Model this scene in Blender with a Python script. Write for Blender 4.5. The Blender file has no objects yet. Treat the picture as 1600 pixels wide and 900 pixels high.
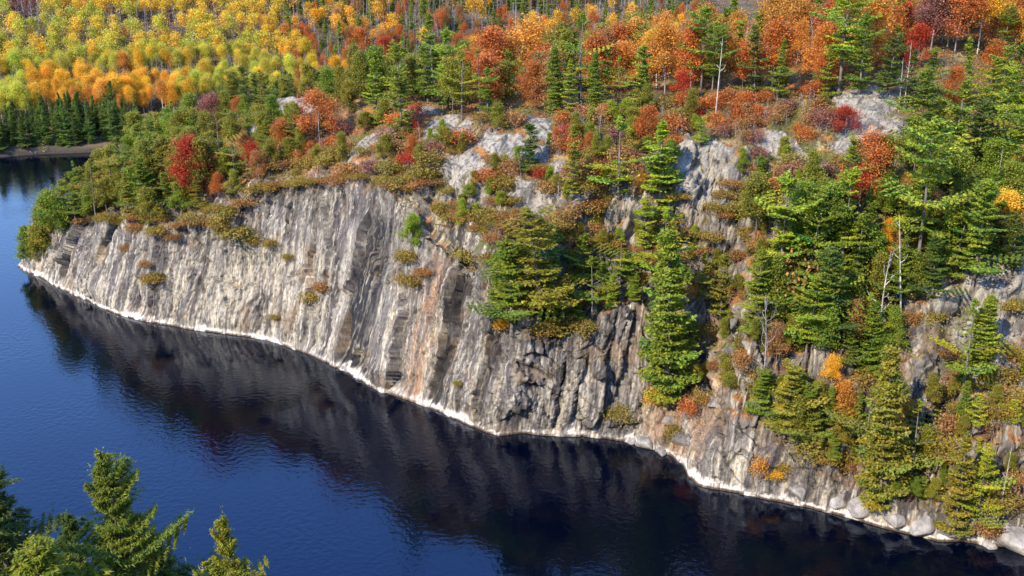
import bpy, math, random
import numpy as np
from mathutils import Vector
from mathutils.bvhtree import BVHTree

# ---------------------------------------------------------------- camera, sky, sun, exposure
CAM_H, PITCH, FOCAL = 60.0, math.radians(20.0), 1716.0      # metres above the lake, tilt down, focal length in px of a 1600 px wide frame
SUN_EL = math.radians(38.0)
SUN_DIR = (-0.66, -0.75)                                    # towards the sun, in plan: left and behind the camera
sc = bpy.context.scene
cam_d = bpy.data.cameras.new('camera'); cam = bpy.data.objects.new('camera', cam_d); sc.collection.objects.link(cam)
cam_d.sensor_width = 36.0; cam_d.lens = 36.0 * FOCAL / 1600.0; cam_d.clip_end = 4000.0
cam.location = (0, 0, CAM_H); cam.rotation_euler = (math.pi / 2 - PITCH, 0, 0)
sc.camera = cam
world = bpy.data.worlds.new('World'); sc.world = world; world.use_nodes = True
wn = world.node_tree; wn.nodes.clear()
wo = wn.nodes.new('ShaderNodeOutputWorld'); wb = wn.nodes.new('ShaderNodeBackground'); sky = wn.nodes.new('ShaderNodeTexSky')
sky.sky_type = 'NISHITA'; sky.sun_disc = False; sky.sun_elevation = SUN_EL
sun_az = math.atan2(SUN_DIR[0], SUN_DIR[1])                 # clockwise from +Y
sky.sun_rotation = sun_az; sky.altitude = 300; sky.air_density = 1.9; sky.dust_density = 0.3; sky.ozone_density = 3.5
wb.inputs['Strength'].default_value = 0.15
wt = wn.nodes.new('ShaderNodeMix'); wt.data_type = 'RGBA'; wt.blend_type = 'MULTIPLY'; wt.inputs[0].default_value = 1.0; wt.inputs[7].default_value = (.80, 1.0, 1.60, 1)   # clear deep blue autumn sky
wn.links.new(sky.outputs[0], wt.inputs[6]); wn.links.new(wt.outputs[2], wb.inputs[0]); wn.links.new(wb.outputs[0], wo.inputs[0])
sun_d = bpy.data.lights.new('sun', 'SUN'); sun_d.energy = 3.9; sun_d.angle = math.radians(0.5); sun_d.color = (1.0, 0.88, 0.70)
sun = bpy.data.objects.new('sun', sun_d); sc.collection.objects.link(sun)
_v = Vector((SUN_DIR[0] * math.cos(SUN_EL), SUN_DIR[1] * math.cos(SUN_EL), math.sin(SUN_EL)))
sun.rotation_euler = _v.to_track_quat('Z', 'Y').to_euler(); sun.location = (-60, -60, 150)
sc.view_settings.view_transform = 'Standard'; sc.view_settings.look = 'None'
sc.view_settings.exposure = 1.12; sc.view_settings.gamma = 1.0; sc.view_settings.use_curve_mapping = False
sc.cycles.max_bounces = 6; sc.cycles.diffuse_bounces = 3; sc.cycles.glossy_bounces = 3; sc.cycles.transmission_bounces = 4

COL = sc.collection
rnd = random.Random(7)
FW = np.array([0, math.cos(PITCH), -math.sin(PITCH)]); UP = np.array([0, math.sin(PITCH), math.cos(PITCH)]); RT = np.array([1.0, 0, 0])
C0 = np.array([0, 0, CAM_H])
TT = np.array([.83, -.55]); TT /= np.linalg.norm(TT); NN = np.array([-TT[1], TT[0]])      # along the cliff, inland

def ray(px, py): return FW * FOCAL + RT * (px - 800) + UP * (450 - py)
def on_water(px, py):
    d = ray(px, py); return C0 + d * (-CAM_H / d[2])
def to_ab(p): return p[0] * TT[0] + p[1] * TT[1], p[0] * NN[0] + p[1] * NN[1]
def proj(p):
    v = np.asarray(p, float) - C0; z = v @ FW
    return 800 + FOCAL * (v @ RT) / z, 450 - FOCAL * (v @ UP) / z

# ---------------------------------------------------------------- noise
def _h(ix, iy, seed):
    h = (ix.astype(np.int64) * 374761393 + iy.astype(np.int64) * 668265263 + seed * 1442695041) & 0xffffffff
    h = ((h ^ (h >> 13)) * 1274126177) & 0xffffffff
    h = ((h ^ (h >> 16)) * 2246822519) & 0xffffffff
    return ((h ^ (h >> 15)) & 0xffffff) / float(0xffffff)
def vn(x, y, seed=0):
    x, y = np.broadcast_arrays(np.asarray(x, float), np.asarray(y, float))
    ix = np.floor(x); iy = np.floor(y); fx = x - ix; fy = y - iy
    fx = fx * fx * (3 - 2 * fx); fy = fy * fy * (3 - 2 * fy)
    a = _h(ix, iy, seed); b = _h(ix + 1, iy, seed); c = _h(ix, iy + 1, seed); d = _h(ix + 1, iy + 1, seed)
    return (a * (1 - fx) + b * fx) * (1 - fy) + (c * (1 - fx) + d * fx) * fy
def fbm(x, y, o=4, seed=0, g=.5):
    s = 0; w = 1; t = 0
    for i in range(o):
        s = s + w * vn(x * 2 ** i, y * 2 ** i, seed + i * 17); t += w; w *= g
    return s / t                                              # 0..1
def voro(x, y, seed=0):
    ix = np.floor(x); iy = np.floor(y)
    f1 = np.full(x.shape, 9.0); f2 = f1.copy(); cid = np.zeros(x.shape)
    for dx in (-1, 0, 1):
        for dy in (-1, 0, 1):
            cx = ix + dx; cy = iy + dy
            jx = cx + .1 + .8 * _h(cx, cy, seed); jy = cy + .1 + .8 * _h(cx, cy, seed + 5)
            d = np.hypot(jx - x, jy - y); r = _h(cx, cy, seed + 9)
            m = d < f1
            f2 = np.where(m, f1, np.minimum(f2, d)); cid = np.where(m, r, cid); f1 = np.where(m, d, f1)
    return cid, f2 - f1
def facets(x, y, seed, tilt):
    """broken flat plates: every cell has its own offset and its own tilt, so edges stay sharp"""
    ix = np.floor(x); iy = np.floor(y); f1 = np.full(x.shape, 9.0); f2 = f1.copy(); out = np.zeros(x.shape)
    for dx in (-1, 0, 1):
        for dy in (-1, 0, 1):
            cx = ix + dx; cy = iy + dy; jx = cx + .05 + .9 * _h(cx, cy, seed); jy = cy + .05 + .9 * _h(cx, cy, seed + 5); d = np.abs(jx - x) + .8 * np.abs(jy - y) + .15 * np.hypot(jx - x, jy - y)
            v = (_h(cx, cy, seed + 9) - .5) + tilt * ((_h(cx, cy, seed + 13) - .5) * (x - jx) + (_h(cx, cy, seed + 15) - .5) * (y - jy))
            m = d < f1; f2 = np.where(m, f1, np.minimum(f2, d)); out = np.where(m, v, out); f1 = np.where(m, d, f1)
    return out, f2 - f1
def sst(x, a, b):
    t = np.clip((x - a) / (b - a), 0, 1); return t * t * (3 - 2 * t)
def lerp3(c, d, m): return c * (1 - m[..., None]) + np.asarray(d) * m[..., None]
def lin(r, g, b):
    f = lambda u: (u / 255.0 / 12.92) if u <= 10 else ((u / 255.0 + .055) / 1.055) ** 2.4
    return (f(r), f(g), f(b))

# ---------------------------------------------------------------- materials
def mat_new(name):
    m = bpy.data.materials.new(name); m.use_nodes = True; m.node_tree.nodes.clear()
    return m, m.node_tree.nodes, m.node_tree.links
def mat_ground(name, rough=.9, bscale=6.0, bstr=.5, bdist=.12, vscale=(1, 1, 1), amt=.5, streak=False):
    m, n, l = mat_new(name)
    o = n.new('ShaderNodeOutputMaterial'); p = n.new('ShaderNodeBsdfPrincipled'); l.new(p.outputs[0], o.inputs[0])
    at = n.new('ShaderNodeAttribute'); at.attribute_name = 'Col'
    tc = n.new('ShaderNodeTexCoord'); mp = n.new('ShaderNodeMapping'); mp.inputs['Scale'].default_value = vscale
    l.new(tc.outputs['Object'], mp.inputs[0])
    nz = n.new('ShaderNodeTexNoise'); nz.inputs['Scale'].default_value = bscale; nz.inputs['Detail'].default_value = 6; nz.inputs['Roughness'].default_value = .72
    l.new(mp.outputs[0], nz.inputs['Vector'])
    mr = n.new('ShaderNodeMapRange'); mr.inputs[1].default_value = .25; mr.inputs[2].default_value = .75; mr.inputs[3].default_value = 1 - amt; mr.inputs[4].default_value = 1 + amt
    l.new(nz.outputs[0], mr.inputs[0])
    mx = n.new('ShaderNodeMix'); mx.data_type = 'RGBA'; mx.blend_type = 'MULTIPLY'; mx.inputs[0].default_value = 1
    l.new(at.outputs['Color'], mx.inputs[6]); l.new(mr.outputs[0], mx.inputs[7]); l.new(mx.outputs[2], p.inputs['Base Color'])
    if streak:                                              # fine stains running down the fall line of the face
        fa = n.new('ShaderNodeAttribute'); fa.attribute_name = 'fall'; m2 = n.new('ShaderNodeMapping'); m2.inputs['Scale'].default_value = (3.6, .22, 1); l.new(fa.outputs['Vector'], m2.inputs[0])
        s2 = n.new('ShaderNodeTexNoise'); s2.inputs['Scale'].default_value = 1.0; s2.inputs['Detail'].default_value = 5; s2.inputs['Roughness'].default_value = .7; s2.inputs['Distortion'].default_value = .25; l.new(m2.outputs[0], s2.inputs['Vector'])
        cr = n.new('ShaderNodeValToRGB'); e = cr.color_ramp.elements; e[0].position = .34; e[0].color = (.30, .28, .29, 1); e[1].position = .66; e[1].color = (1.75, 1.70, 1.55, 1); k = e.new(.45); k.color = (.85, .83, .82, 1); k = e.new(.56); k.color = (1.05, 1.03, 1.0, 1); l.new(s2.outputs[0], cr.inputs[0])
        my = n.new('ShaderNodeMix'); my.data_type = 'RGBA'; my.blend_type = 'MULTIPLY'; my.inputs[0].default_value = 1; my.clamp_result = False
        l.new(mx.outputs[2], my.inputs[6]); l.new(cr.outputs[0], my.inputs[7]); l.new(my.outputs[2], p.inputs['Base Color'])
    bp = n.new('ShaderNodeBump'); bp.inputs['Strength'].default_value = bstr; bp.inputs['Distance'].default_value = bdist
    l.new(nz.outputs[0], bp.inputs['Height']); l.new(bp.outputs[0], p.inputs['Normal'])
    p.inputs['Roughness'].default_value = rough; p.inputs['Specular IOR Level'].default_value = .25
    return m
def mat_leaf(name, trans=.35):
    m, n, l = mat_new(name)
    o = n.new('ShaderNodeOutputMaterial'); at = n.new('ShaderNodeAttribute'); at.attribute_name = 'Col'
    oi = n.new('ShaderNodeObjectInfo')
    mx = n.new('ShaderNodeMix'); mx.data_type = 'RGBA'; mx.blend_type = 'MULTIPLY'; mx.inputs[0].default_value = 1
    l.new(at.outputs['Color'], mx.inputs[6]); l.new(oi.outputs['Color'], mx.inputs[7])
    d = n.new('ShaderNodeBsdfPrincipled'); d.inputs['Roughness'].default_value = .6; d.inputs['Specular IOR Level'].default_value = .25
    t = n.new('ShaderNodeBsdfTranslucent'); ms = n.new('ShaderNodeMixShader'); ms.inputs[0].default_value = trans
    l.new(mx.outputs[2], d.inputs['Base Color']); l.new(mx.outputs[2], t.inputs[0])
    l.new(d.outputs[0], ms.inputs[1]); l.new(t.outputs[0], ms.inputs[2]); l.new(ms.outputs[0], o.inputs[0])
    return m
def mat_bark(name, c1, c2, scale=3.0):
    m, n, l = mat_new(name)
    o = n.new('ShaderNodeOutputMaterial'); p = n.new('ShaderNodeBsdfPrincipled'); l.new(p.outputs[0], o.inputs[0])
    tc = n.new('ShaderNodeTexCoord'); mp = n.new('ShaderNodeMapping'); mp.inputs['Scale'].default_value = (1, 1, .35); l.new(tc.outputs['Object'], mp.inputs[0])
    nz = n.new('ShaderNodeTexNoise'); nz.inputs['Scale'].default_value = scale; nz.inputs['Detail'].default_value = 4; l.new(mp.outputs[0], nz.inputs['Vector'])
    cr = n.new('ShaderNodeValToRGB'); cr.color_ramp.elements[0].position = .38; cr.color_ramp.elements[1].position = .62
    cr.color_ramp.elements[0].color = (*c1, 1); cr.color_ramp.elements[1].color = (*c2, 1)
    l.new(nz.outputs[0], cr.inputs[0]); l.new(cr.outputs[0], p.inputs['Base Color']); p.inputs['Roughness'].default_value = .85
    p.inputs['Specular IOR Level'].default_value = .2
    return m
M_ROCK = mat_ground('cliff_rock', .88, 3.2, .9, .30, (1, 1, .42), .55, True)
M_SOIL = mat_ground('hill_ground', .95, 3.0, .9, .30, (1, 1, 1), .6)
M_BOULDER = mat_ground('boulder_rock', .9, 3.0, .9, .2, (1, 1, 1), .6)
M_LEAF = mat_leaf('leaves', .45)
M_NEEDLE = mat_leaf('needles', .42)
M_BARK = mat_bark('pine_bark', (.075, .058, .045), (.20, .165, .135))
M_PALE = mat_bark('pale_bark', (.30, .27, .22), (.62, .58, .50), 2.0)
M_GREYBARK = mat_bark('grey_bark', (.17, .145, .14), (.33, .29, .28), 3.0)
M_DEAD = mat_bark('bleached_wood', (.26, .235, .20), (.48, .44, .38), 3.0)
# water
M_WATER, n, l = mat_new('lake_water')
o = n.new('ShaderNodeOutputMaterial'); p = n.new('ShaderNodeBsdfPrincipled'); l.new(p.outputs[0], o.inputs[0])
p.inputs['Base Color'].default_value = (.0003, .0010, .005, 1); p.inputs['Roughness'].default_value = .035; p.inputs['IOR'].default_value = 1.6; p.inputs['Specular Tint'].default_value = (.28, .56, .95, 1)
tc = n.new('ShaderNodeTexCoord')
n1 = n.new('ShaderNodeTexNoise'); n1.inputs['Scale'].default_value = 1.5; n1.inputs['Detail'].default_value = 3; l.new(tc.outputs['Object'], n1.inputs['Vector'])
n2 = n.new('ShaderNodeTexNoise'); n2.inputs['Scale'].default_value = .06; n2.inputs['Detail'].default_value = 2; l.new(tc.outputs['Object'], n2.inputs['Vector'])
mr = n.new('ShaderNodeMapRange'); mr.inputs[1].default_value = .35; mr.inputs[2].default_value = .65; mr.inputs[3].default_value = .25; mr.inputs[4].default_value = 1
l.new(n2.outputs[0], mr.inputs[0])
bp = n.new('ShaderNodeBump'); bp.inputs['Distance'].default_value = .045; l.new(mr.outputs[0], bp.inputs['Strength']); l.new(n1.outputs[0], bp.inputs['Height'])
l.new(bp.outputs[0], p.inputs['Normal'])

# ---------------------------------------------------------------- mesh helpers
def mesh_from(name, v, quads=None, tris=None, mats=(), col=None, midx=None, smooth=False):
    me = bpy.data.meshes.new(name)
    q = np.asarray(quads if quads is not None else np.zeros((0, 4)), np.int32).reshape(-1, 4)
    t = np.asarray(tris if tris is not None else np.zeros((0, 3)), np.int32).reshape(-1, 3)
    v = np.asarray(v, np.float32)
    me.vertices.add(len(v)); me.vertices.foreach_set('co', v.ravel())
    loops = np.concatenate([q.ravel(), t.ravel()]); me.loops.add(len(loops)); me.loops.foreach_set('vertex_index', loops)
    tot = np.concatenate([np.full(len(q), 4), np.full(len(t), 3)]).astype(np.int32)
    st = np.concatenate([[0], np.cumsum(tot)[:-1]]).astype(np.int32)
    me.polygons.add(len(tot)); me.polygons.foreach_set('loop_start', st); me.polygons.foreach_set('loop_total', tot)
    if midx is not None: me.polygons.foreach_set('material_index', np.asarray(midx, np.int32))
    if smooth: me.polygons.foreach_set('use_smooth', np.ones(len(tot), bool))
    for m in mats: me.materials.append(m)
    if col is not None:
        ca = me.color_attributes.new('Col', 'FLOAT_COLOR', 'POINT')
        c = np.ones((len(v), 4), np.float32); c[:, :3] = col; ca.data.foreach_set('color', c.ravel())
    me.update(calc_edges=True); me.validate()
    return me
def link(name, data, parent=None, loc=None):
    ob = bpy.data.objects.new(name, data); COL.objects.link(ob)
    if parent is not None: ob.parent = parent
    if loc is not None: ob.location = loc
    return ob

# ================================================================ THE MASSIF: shoreline and terrain lines
SHORE = [(40,425),(60,432),(100,455),(140,470),(180,490),(220,502),(300,515),(380,525),(430,535),(470,550),(525,575),(560,595),(600,615),(640,628),(690,645),(730,665),(780,682),(820,677),(850,680),(900,683),(950,685),(1000,697),(1050,712),(1068,725),(1075,745),(1090,760),(1130,768),(1180,775),(1230,788),(1270,795),(1320,808),(1370,822),(1420,835),(1470,847),(1500,845),(1540,852),(1600,857)]
SAB = np.array([to_ab(on_water(*q)) for q in SHORE])
def shore_b(a): return np.interp(a, SAB[:, 0], SAB[:, 1])
def solve(px, py, prev, deg):
    ts = np.linspace(.03, .35, 12000); p = C0 + ts[:, None] * ray(px, py)
    a = p[:, 0] * TT[0] + p[:, 1] * TT[1]; e = p[:, 0] * NN[0] + p[:, 1] * NN[1] - shore_b(a)
    e0 = np.interp(a, prev[0], prev[1]); s = np.interp(a, prev[0], prev[2]) + math.tan(math.radians(deg)) * (e - e0)
    i = np.argmax((e > e0 - .5) & (p[:, 2] <= s)); return a[i], e[i], p[i, 2]
def terrain_line(pts, prev, deg):
    r = np.array(sorted(solve(q[0], q[1], prev, q[2] if len(q) > 2 else deg) for q in pts)); return r[:, 0], r[:, 1], r[:, 2]
L0 = (SAB[:, 0], SAB[:, 0] * 0, SAB[:, 0] * 0)
L1 = terrain_line([(50,405),(110,340),(180,350),(250,362),(330,335),(400,312),(470,288),(520,282),(600,295),(650,330),(700,400),(750,430),(800,510),(870,540),(910,540),(950,485),(1000,462),(1040,560,60),(1070,600,55),(1110,650,50),(1150,655,60),(1220,690,60),(1260,740,60),(1320,760,60),(1400,790,60),(1470,800,60),(1560,810,60),(1600,810,60)], L0, 68)
L2 = terrain_line([(60,395,40),(120,310,40),(200,320,40),(300,300,40),(400,285,40),(470,270,40),(560,255,40),(650,260),(720,265),(820,290),(900,290),(1000,250),(1060,240),(1130,240),(1250,300),(1350,330),(1450,430),(1500,450),(1600,440)], L1, 48)
L3 = terrain_line([(90,340),(130,290),(200,240),(300,188),(360,178),(450,160),(560,155),(650,168),(760,190),(870,185),(1000,175),(1060,160),(1200,150),(1320,145),(1400,140),(1500,170),(1600,200)], L2, 25)

A = np.concatenate([np.arange(-185, -166, .5), np.arange(-166, 0, .13), np.arange(0, 40, .6)])
def curve(L, k, sig=1.1):
    g = np.arange(-200, 60, .25); v = np.interp(g, L[0], L[k]); w = np.exp(-.5 * (np.arange(-16, 17) * .25 / sig) ** 2); w /= w.sum()
    return np.interp(A, g, np.convolve(np.pad(v, 16, 'edge'), w, 'valid'))
sb = np.interp(A, np.arange(-200, 60, .25), shore_b(np.arange(-200, 60, .25)))
E1, Z1 = curve(L1, 1, .7), curve(L1, 2, .7); E2, Z2 = curve(L2, 1), curve(L2, 2); E3, Z3 = curve(L3, 1, 2.5), curve(L3, 2, 2.5)
E2 = np.maximum(E2, E1 + .8); Z2 = np.maximum(Z2, Z1 + .4); E3 = np.maximum(E3, E2 + 4); Z3 = np.maximum(Z3, Z2 + .5)
back = np.interp(A, [-165, -135, -112, -92, -60, -20], [-.42, -.30, -.12, .0, .07, .10])
rowsE, rowsZ, rowsK = [], [], []
def add_rows(ea, za, eb, zb, ts, k, bend=None):
    for t in ts:
        tz = t if bend is None else bend(t)
        rowsE.append(ea + (eb - ea) * t); rowsZ.append(za + (zb - za) * tz); rowsK.append(np.full(len(A), k + t))
zero = A * 0
Z1 = Z1 + 2.6 * (fbm(A / 4.5, zero, 3, 77) - .5) * sst(Z1, 4, 10); E1 = np.minimum(E1 + 1.2 * (fbm(A / 3.5, zero, 3, 78) - .5), E2 - .6); Z1 = np.minimum(Z1, Z2 - .3)
add_rows(zero - 1.2, zero - 3, zero, zero, np.linspace(0, 1, 5)[:-1], -1)
add_rows(zero, zero, E1, Z1, np.linspace(0, 1, 130)[:-1], 0)
ph = 6.28 * fbm(A / 9, zero, 2, 3) * 2; tamp = .062 * sst(A, -92, -80)
add_rows(E1, Z1, E2, Z2, np.linspace(0, 1, 90)[:-1], 1, lambda t: t + tamp * (np.sin(2 * math.pi * 2.6 * t + ph) - np.sin(ph)) * min(1, 8 * t, 8 * (1 - t)))
add_rows(E2, Z2, E3, Z3, np.linspace(0, 1, 90)[:-1], 2, lambda t: t ** .92)
add_rows(E3, Z3, E3 + 130, Z3 + 130 * back, np.linspace(0, 1, 60) ** 1.5, 3)
E_, Z_, K_ = np.array(rowsE), np.array(rowsZ), np.array(rowsK)
AA = np.broadcast_to(A, E_.shape).copy()
edge = sst(AA, -176 - .12 * np.clip(E_, 0, 60), -159 - .12 * np.clip(E_, 0, 60))           # the headland runs down into the lake
Z_ = -3 + (Z_ + 3) * edge
B_ = E_ + sb
def grid_normals(P):
    du = np.gradient(P, axis=1); dv = np.gradient(P, axis=0); nn = np.cross(du, dv); return nn / (np.linalg.norm(nn, axis=2, keepdims=True) + 1e-9)
def world_of(a, b, z): return np.stack([a * TT[0] + b * NN[0], a * TT[1] + b * NN[1], z], -1)
P = world_of(AA, B_, Z_); NM = grid_normals(P)
if NM[150, 600, 2] < 0: NM = -NM
slant = np.hypot(E_, Z_)
ROCK_TONE = np.array([.510, .492, .455])
rock_k = 1 - sst(K_, 1.75, 2.2) * .8
# blocks and columns of the rock face
wob = 1.5 * (fbm(AA / 7, slant / 6, 3, 11) - .5) + .22 * (fbm(AA / 1.6, slant / 2.0, 3, 12) - .5)
frac = sst(AA, -75, -58)                                                                    # more broken towards the right
lean_a = AA + .10 * slant + .5 * wob
c1, g1 = facets(lean_a / 4.6, slant / 10 + AA * .06, 21, 2.0)
c2, g2 = facets(lean_a / 1.15 + .3, slant / 3.6, 22, 1.6)
c3, g3 = facets((AA + wob) / 2.0 + 40, slant / 2.2 + .35 * AA, 23, 1.5)
c4, g4 = facets((AA + .5 * wob) / .62 + .15 * slant, slant / 1.15 + .25 * AA, 24, 1.4)
patchy = sst(fbm(AA / 8, slant / 7, 3, 14), .42, .6)
D = 1.3 * (fbm(AA / 14, slant / 30, 2, 5) - .5) + c1 * (1.25 + .1 * frac) + c2 * (.22 + .22 * patchy + .25 * frac) + (.25 * patchy + .75 * frac) * c3 + (.16 + .14 * frac + .14 * patchy) * c4
D -= .34 * (1 - sst(g1, 0, .07)) + .20 * (1 - sst(g2, 0, .10)) * (.4 + .6 * patchy) + frac * .25 * (1 - sst(g3, 0, .08))
ups = sst(K_, .85, 1.05) * (1 - sst(K_, 2.0, 2.3))
D += ups * (.7 * (fbm(AA / 1.3, slant / 1.1, 4, 8, .6) - .5) + .9 * facets(AA / 1.9, slant / 1.4, 29, 1.5)[0]) + .22 * (fbm(AA * 1.1, slant / 1.2, 4, 6) - .5)
def gully(a0, depth, width, rise, lean=0.0, z0=0, z1=99):
    x = AA - a0 - lean * slant + .35 * (fbm(slant / 3, AA * 0, 2, int(a0 * -3)) - .5)
    prof = np.where(x < 0, rise * np.exp(x / 1.6), -depth * np.exp(-x / width)); return prof * sst(Z_, z0 - 1, z0 + 1) * (1 - sst(Z_, z1 - 1, z1 + 1))
D += gully(-93.6, 1.1, 2.2, .7, 0, 0, 19) + gully(-76.2, 1.0, 1.6, .5, 0, 0, 16) + gully(-68.3, .7, 1.2, .35, 0, 0, 11) + gully(-103.5, .6, 1.4, .4, 0, 8, 22)
D += gully(-59.6, 1.0, .7, .3, 0, 0, 9) + gully(-57.6, .9, .6, .3, 0, 2, 9) + gully(-53.8, 1.1, .6, .2, 0, 4, 14) + gully(-128.0, .5, 1.2, .3, 0, 0, 12)
D *= rock_k * sst(K_, -.2, .06) * np.where(K_ < 0, .3, 1)
lim = np.interp(Z1, [2, 8], [.45, 1.0]); D *= np.where(K_ < 1, lim[None, :], 1) * (.2 + .8 * sst(Z_, .1, 2.2))
P = P + NM * D[..., None]
bench = sst(K_, 1.6, 2.1)
P[..., 2] += bench * (1.8 * (fbm(AA / 7, E_ / 7, 3, 31) - .5) + 1.2 * (fbm(AA / 2.2, E_ / 2.2, 3, 32) - .5)) * edge
nrow, ncol = AA.shape
# bare rock outcrops on the top: (photo column, row, half length along the cliff, half depth, lift)
def find_vertex(px, py):
    x, y = proj_arr; i = np.argmin(np.where(K_ > 1.0, (x - px) ** 2 + (y - py) ** 2, 1e9)); return AA.ravel()[i], E_.ravel()[i]
v_ = P.reshape(-1, 3) - C0; zz = v_ @ FW
proj_arr = ((800 + FOCAL * (v_ @ RT) / zz).reshape(AA.shape), (450 - FOCAL * (v_ @ UP) / zz).reshape(AA.shape))
OUT = [(455,172,6.5,5.5,.8),(335,188,4,2,.3),(415,185,3,2,.4),(700,205,6,3,.5),(790,232,7,2.5,.6),(730,262,4,2.2,.6),(850,205,4,2,.3),(660,175,3,2,.3),(1100,242,3.2,2.2,1.0),(1095,290,3.2,3.2,.4),(1240,238,6.5,2.0,.9),(1345,165,4.2,4.2,.5),(1372,200,4.4,4.4,.6),(1060,170,4,2,.5),(600,215,4,2,.4),(560,235,3,2,.4),(830,310,3,2,.3),(1560,470,4,4,.5),(880,262,2.5,2,.3),(1000,300,1.5,3,.2),(1410,215,1.6,3,.3)]
slabf, slabg = facets(AA / 1.5 + .3 * E_, E_ / 1.1, 45, 1.6); outm = np.zeros(AA.shape); jit = fbm(AA / 1.8, E_ / 1.8, 4, 41) - .5
for (px, py, ra, re, up_) in OUT:
    a0, e0 = find_vertex(px, py); d = np.sqrt(((AA - a0) / ra) ** 2 + ((E_ - e0) / re) ** 2) + 1.7 * jit
    m = 1 - sst(d, .85, 1.12); outm = np.maximum(outm, m); P[..., 2] += up_ * (.65 * (1 - sst(d, .3, 1.05)) * (.8 + .5 * jit) + .5 * (1 - sst(d, .8, 1.1)) * slabf)
NM = grid_normals(P)
if NM[150, 600, 2] < 0: NM = -NM
# ---- what the surface is made of
nz_ = NM[..., 2]
f_s = fbm((AA + wob) * 1.7, slant * .07, 4, 51, .6); f_t = fbm((AA + wob * .6) * 4.5, slant * .30, 3, 52, .6); f_b = fbm(AA / 6, slant / 9, 3, 53); f_p = fbm(AA / 3, slant / 3, 4, 54)
hi = sst(Z_ / np.maximum(Z1, 4)[None, :], .45, .85) * (K_ < 1.05)
f_d = fbm((AA + wob) * 1.1 + 9, slant * .045, 3, 55); f_x = fbm(AA * 3, slant * 2.2, 3, 56)
rock = np.zeros(AA.shape + (3,)) + np.array([.300, .280, .262])
rock = lerp3(rock, (.215, .195, .195), np.clip(sst(f_b + .3 * (f_p - .5) + .08 * hi, .44, .6) * .9, 0, 1))                              # purple grey
rock = lerp3(rock, (.68, .62, .49), (1 - .55 * hi) * sst(f_s + .22 * np.exp(-((AA + 113) / 13) ** 2) * (1 - sst(slant, 12, 19)) + .10 * (f_p - .5), .50, .66))       # cream
rock = lerp3(rock, (.33, .335, .22), sst(f_t * .6 + f_p * .4, .54, .66) * .5)                # lichen
rock = lerp3(rock, (.085, .078, .08), sst(f_d * .5 + f_t * .3 + f_p * .2, .535, .59) * .85)                # dark water streaks
rock = lerp3(rock, (.74, .70, .61), sst(f_t + .12 * (f_x - .5), .59, .66) * .75)                                # pale seep streaks
f_m = fbm(AA * 5.5, slant * 3.2, 3, 58, .7); rock *= (.62 + .76 * f_m)[..., None]; rock = lerp3(rock, (.13, .115, .105), sst(f_x * .6 + f_p * .4, .54, .66) * .65); rock = lerp3(rock, (.40, .27, .15), sst(fbm(AA / 2.2, slant / 3.5, 4, 57), .60, .72) * .45)
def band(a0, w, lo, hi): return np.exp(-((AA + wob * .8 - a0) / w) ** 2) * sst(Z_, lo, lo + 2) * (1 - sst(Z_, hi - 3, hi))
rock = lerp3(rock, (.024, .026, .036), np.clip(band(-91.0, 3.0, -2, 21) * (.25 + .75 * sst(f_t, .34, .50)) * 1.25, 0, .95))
rock = lerp3(rock, (.62, .37, .21), np.clip(band(-79.2, 1.5, -2, 18) * sst(f_t, .34, .6), 0, .85))
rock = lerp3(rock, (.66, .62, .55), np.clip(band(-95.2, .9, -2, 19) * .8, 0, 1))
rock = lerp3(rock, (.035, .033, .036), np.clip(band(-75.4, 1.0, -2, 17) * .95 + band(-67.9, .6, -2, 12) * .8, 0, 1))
rock = lerp3(rock, (.12, .11, .115), np.clip(band(-127, 1.2, -2, 12) * sst(f_t, .35, .6), 0, .8))
rock = lerp3(rock, (.11, .10, .10), frac * (1 - sst(np.minimum(g1, g3), .02, .08)) * .6)
topk = sst(K_, 1.1, 1.5)
rock = lerp3(rock, (.16, .145, .12), outm * topk * (1 - sst(slabg, .03, .12)))
rock = lerp3(rock, np.array([.60, .545, .45]), outm * topk * sst(slabg, .02, .12) * (.15 + .85 * sst(fbm(AA / 1.1, E_ / 1.1, 4, 61), .36, .60)))
rock = lerp3(rock, np.array([.62, .42, .27]), sst(AA, -52, -48) * (1 - sst(AA, -43, -40)) * sst(f_p, .42, .6) * (1 - sst(Z_, 14, 18)) * .7)
lit1 = fbm(AA / 3.5, E_ / 3.5, 4, 71); lit2 = fbm(AA / 1.0, E_ / 1.0, 3, 72); lit3 = fbm(AA / 9, E_ / 9, 3, 73)
veg = np.zeros(AA.shape + (3,)) + np.array([.115, .085, .035])
veg = lerp3(veg, (.30, .125, .03), sst(lit1, .5, .64)); veg = lerp3(veg, (.32, .26, .13), sst(lit2, .56, .7) * .7); veg = lerp3(veg, (.075, .085, .02), sst(lit3, .52, .62) * .8)
veg = lerp3(veg, (.24, .075, .03), sst(1 - lit1, .58, .7) * .7)
vm = sst(nz_ + .5 * (fbm(AA / 2, slant / 2, 4, 81) - .5), .50, .66) * sst(K_, .9, 1.1)
vm = np.maximum(vm, sst(K_, 1.95, 2.35) * (.25 + .75 * sst(lit2 * .5 + lit1 * .5, .33, .5)))
vm = vm * (1 - outm)
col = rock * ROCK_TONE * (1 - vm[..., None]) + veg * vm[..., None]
wl = .25 + 1.9 * fbm(AA * .22, AA * 0, 3, 91) * fbm(AA * 1.3, AA * 0, 3, 93) + .45 * (f_t - .5) + .35 * (fbm(AA * 2.5, slant * 2, 2, 94) - .5)
PZ = P[..., 2]
col = lerp3(col, (.66, .60, .50), (1 - sst(PZ, wl * .55, wl * 1.05)) * (.25 + .75 * sst(f_x + .7 * (f_b - .5), .32, .55)))                # bleached band at the waterline
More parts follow.
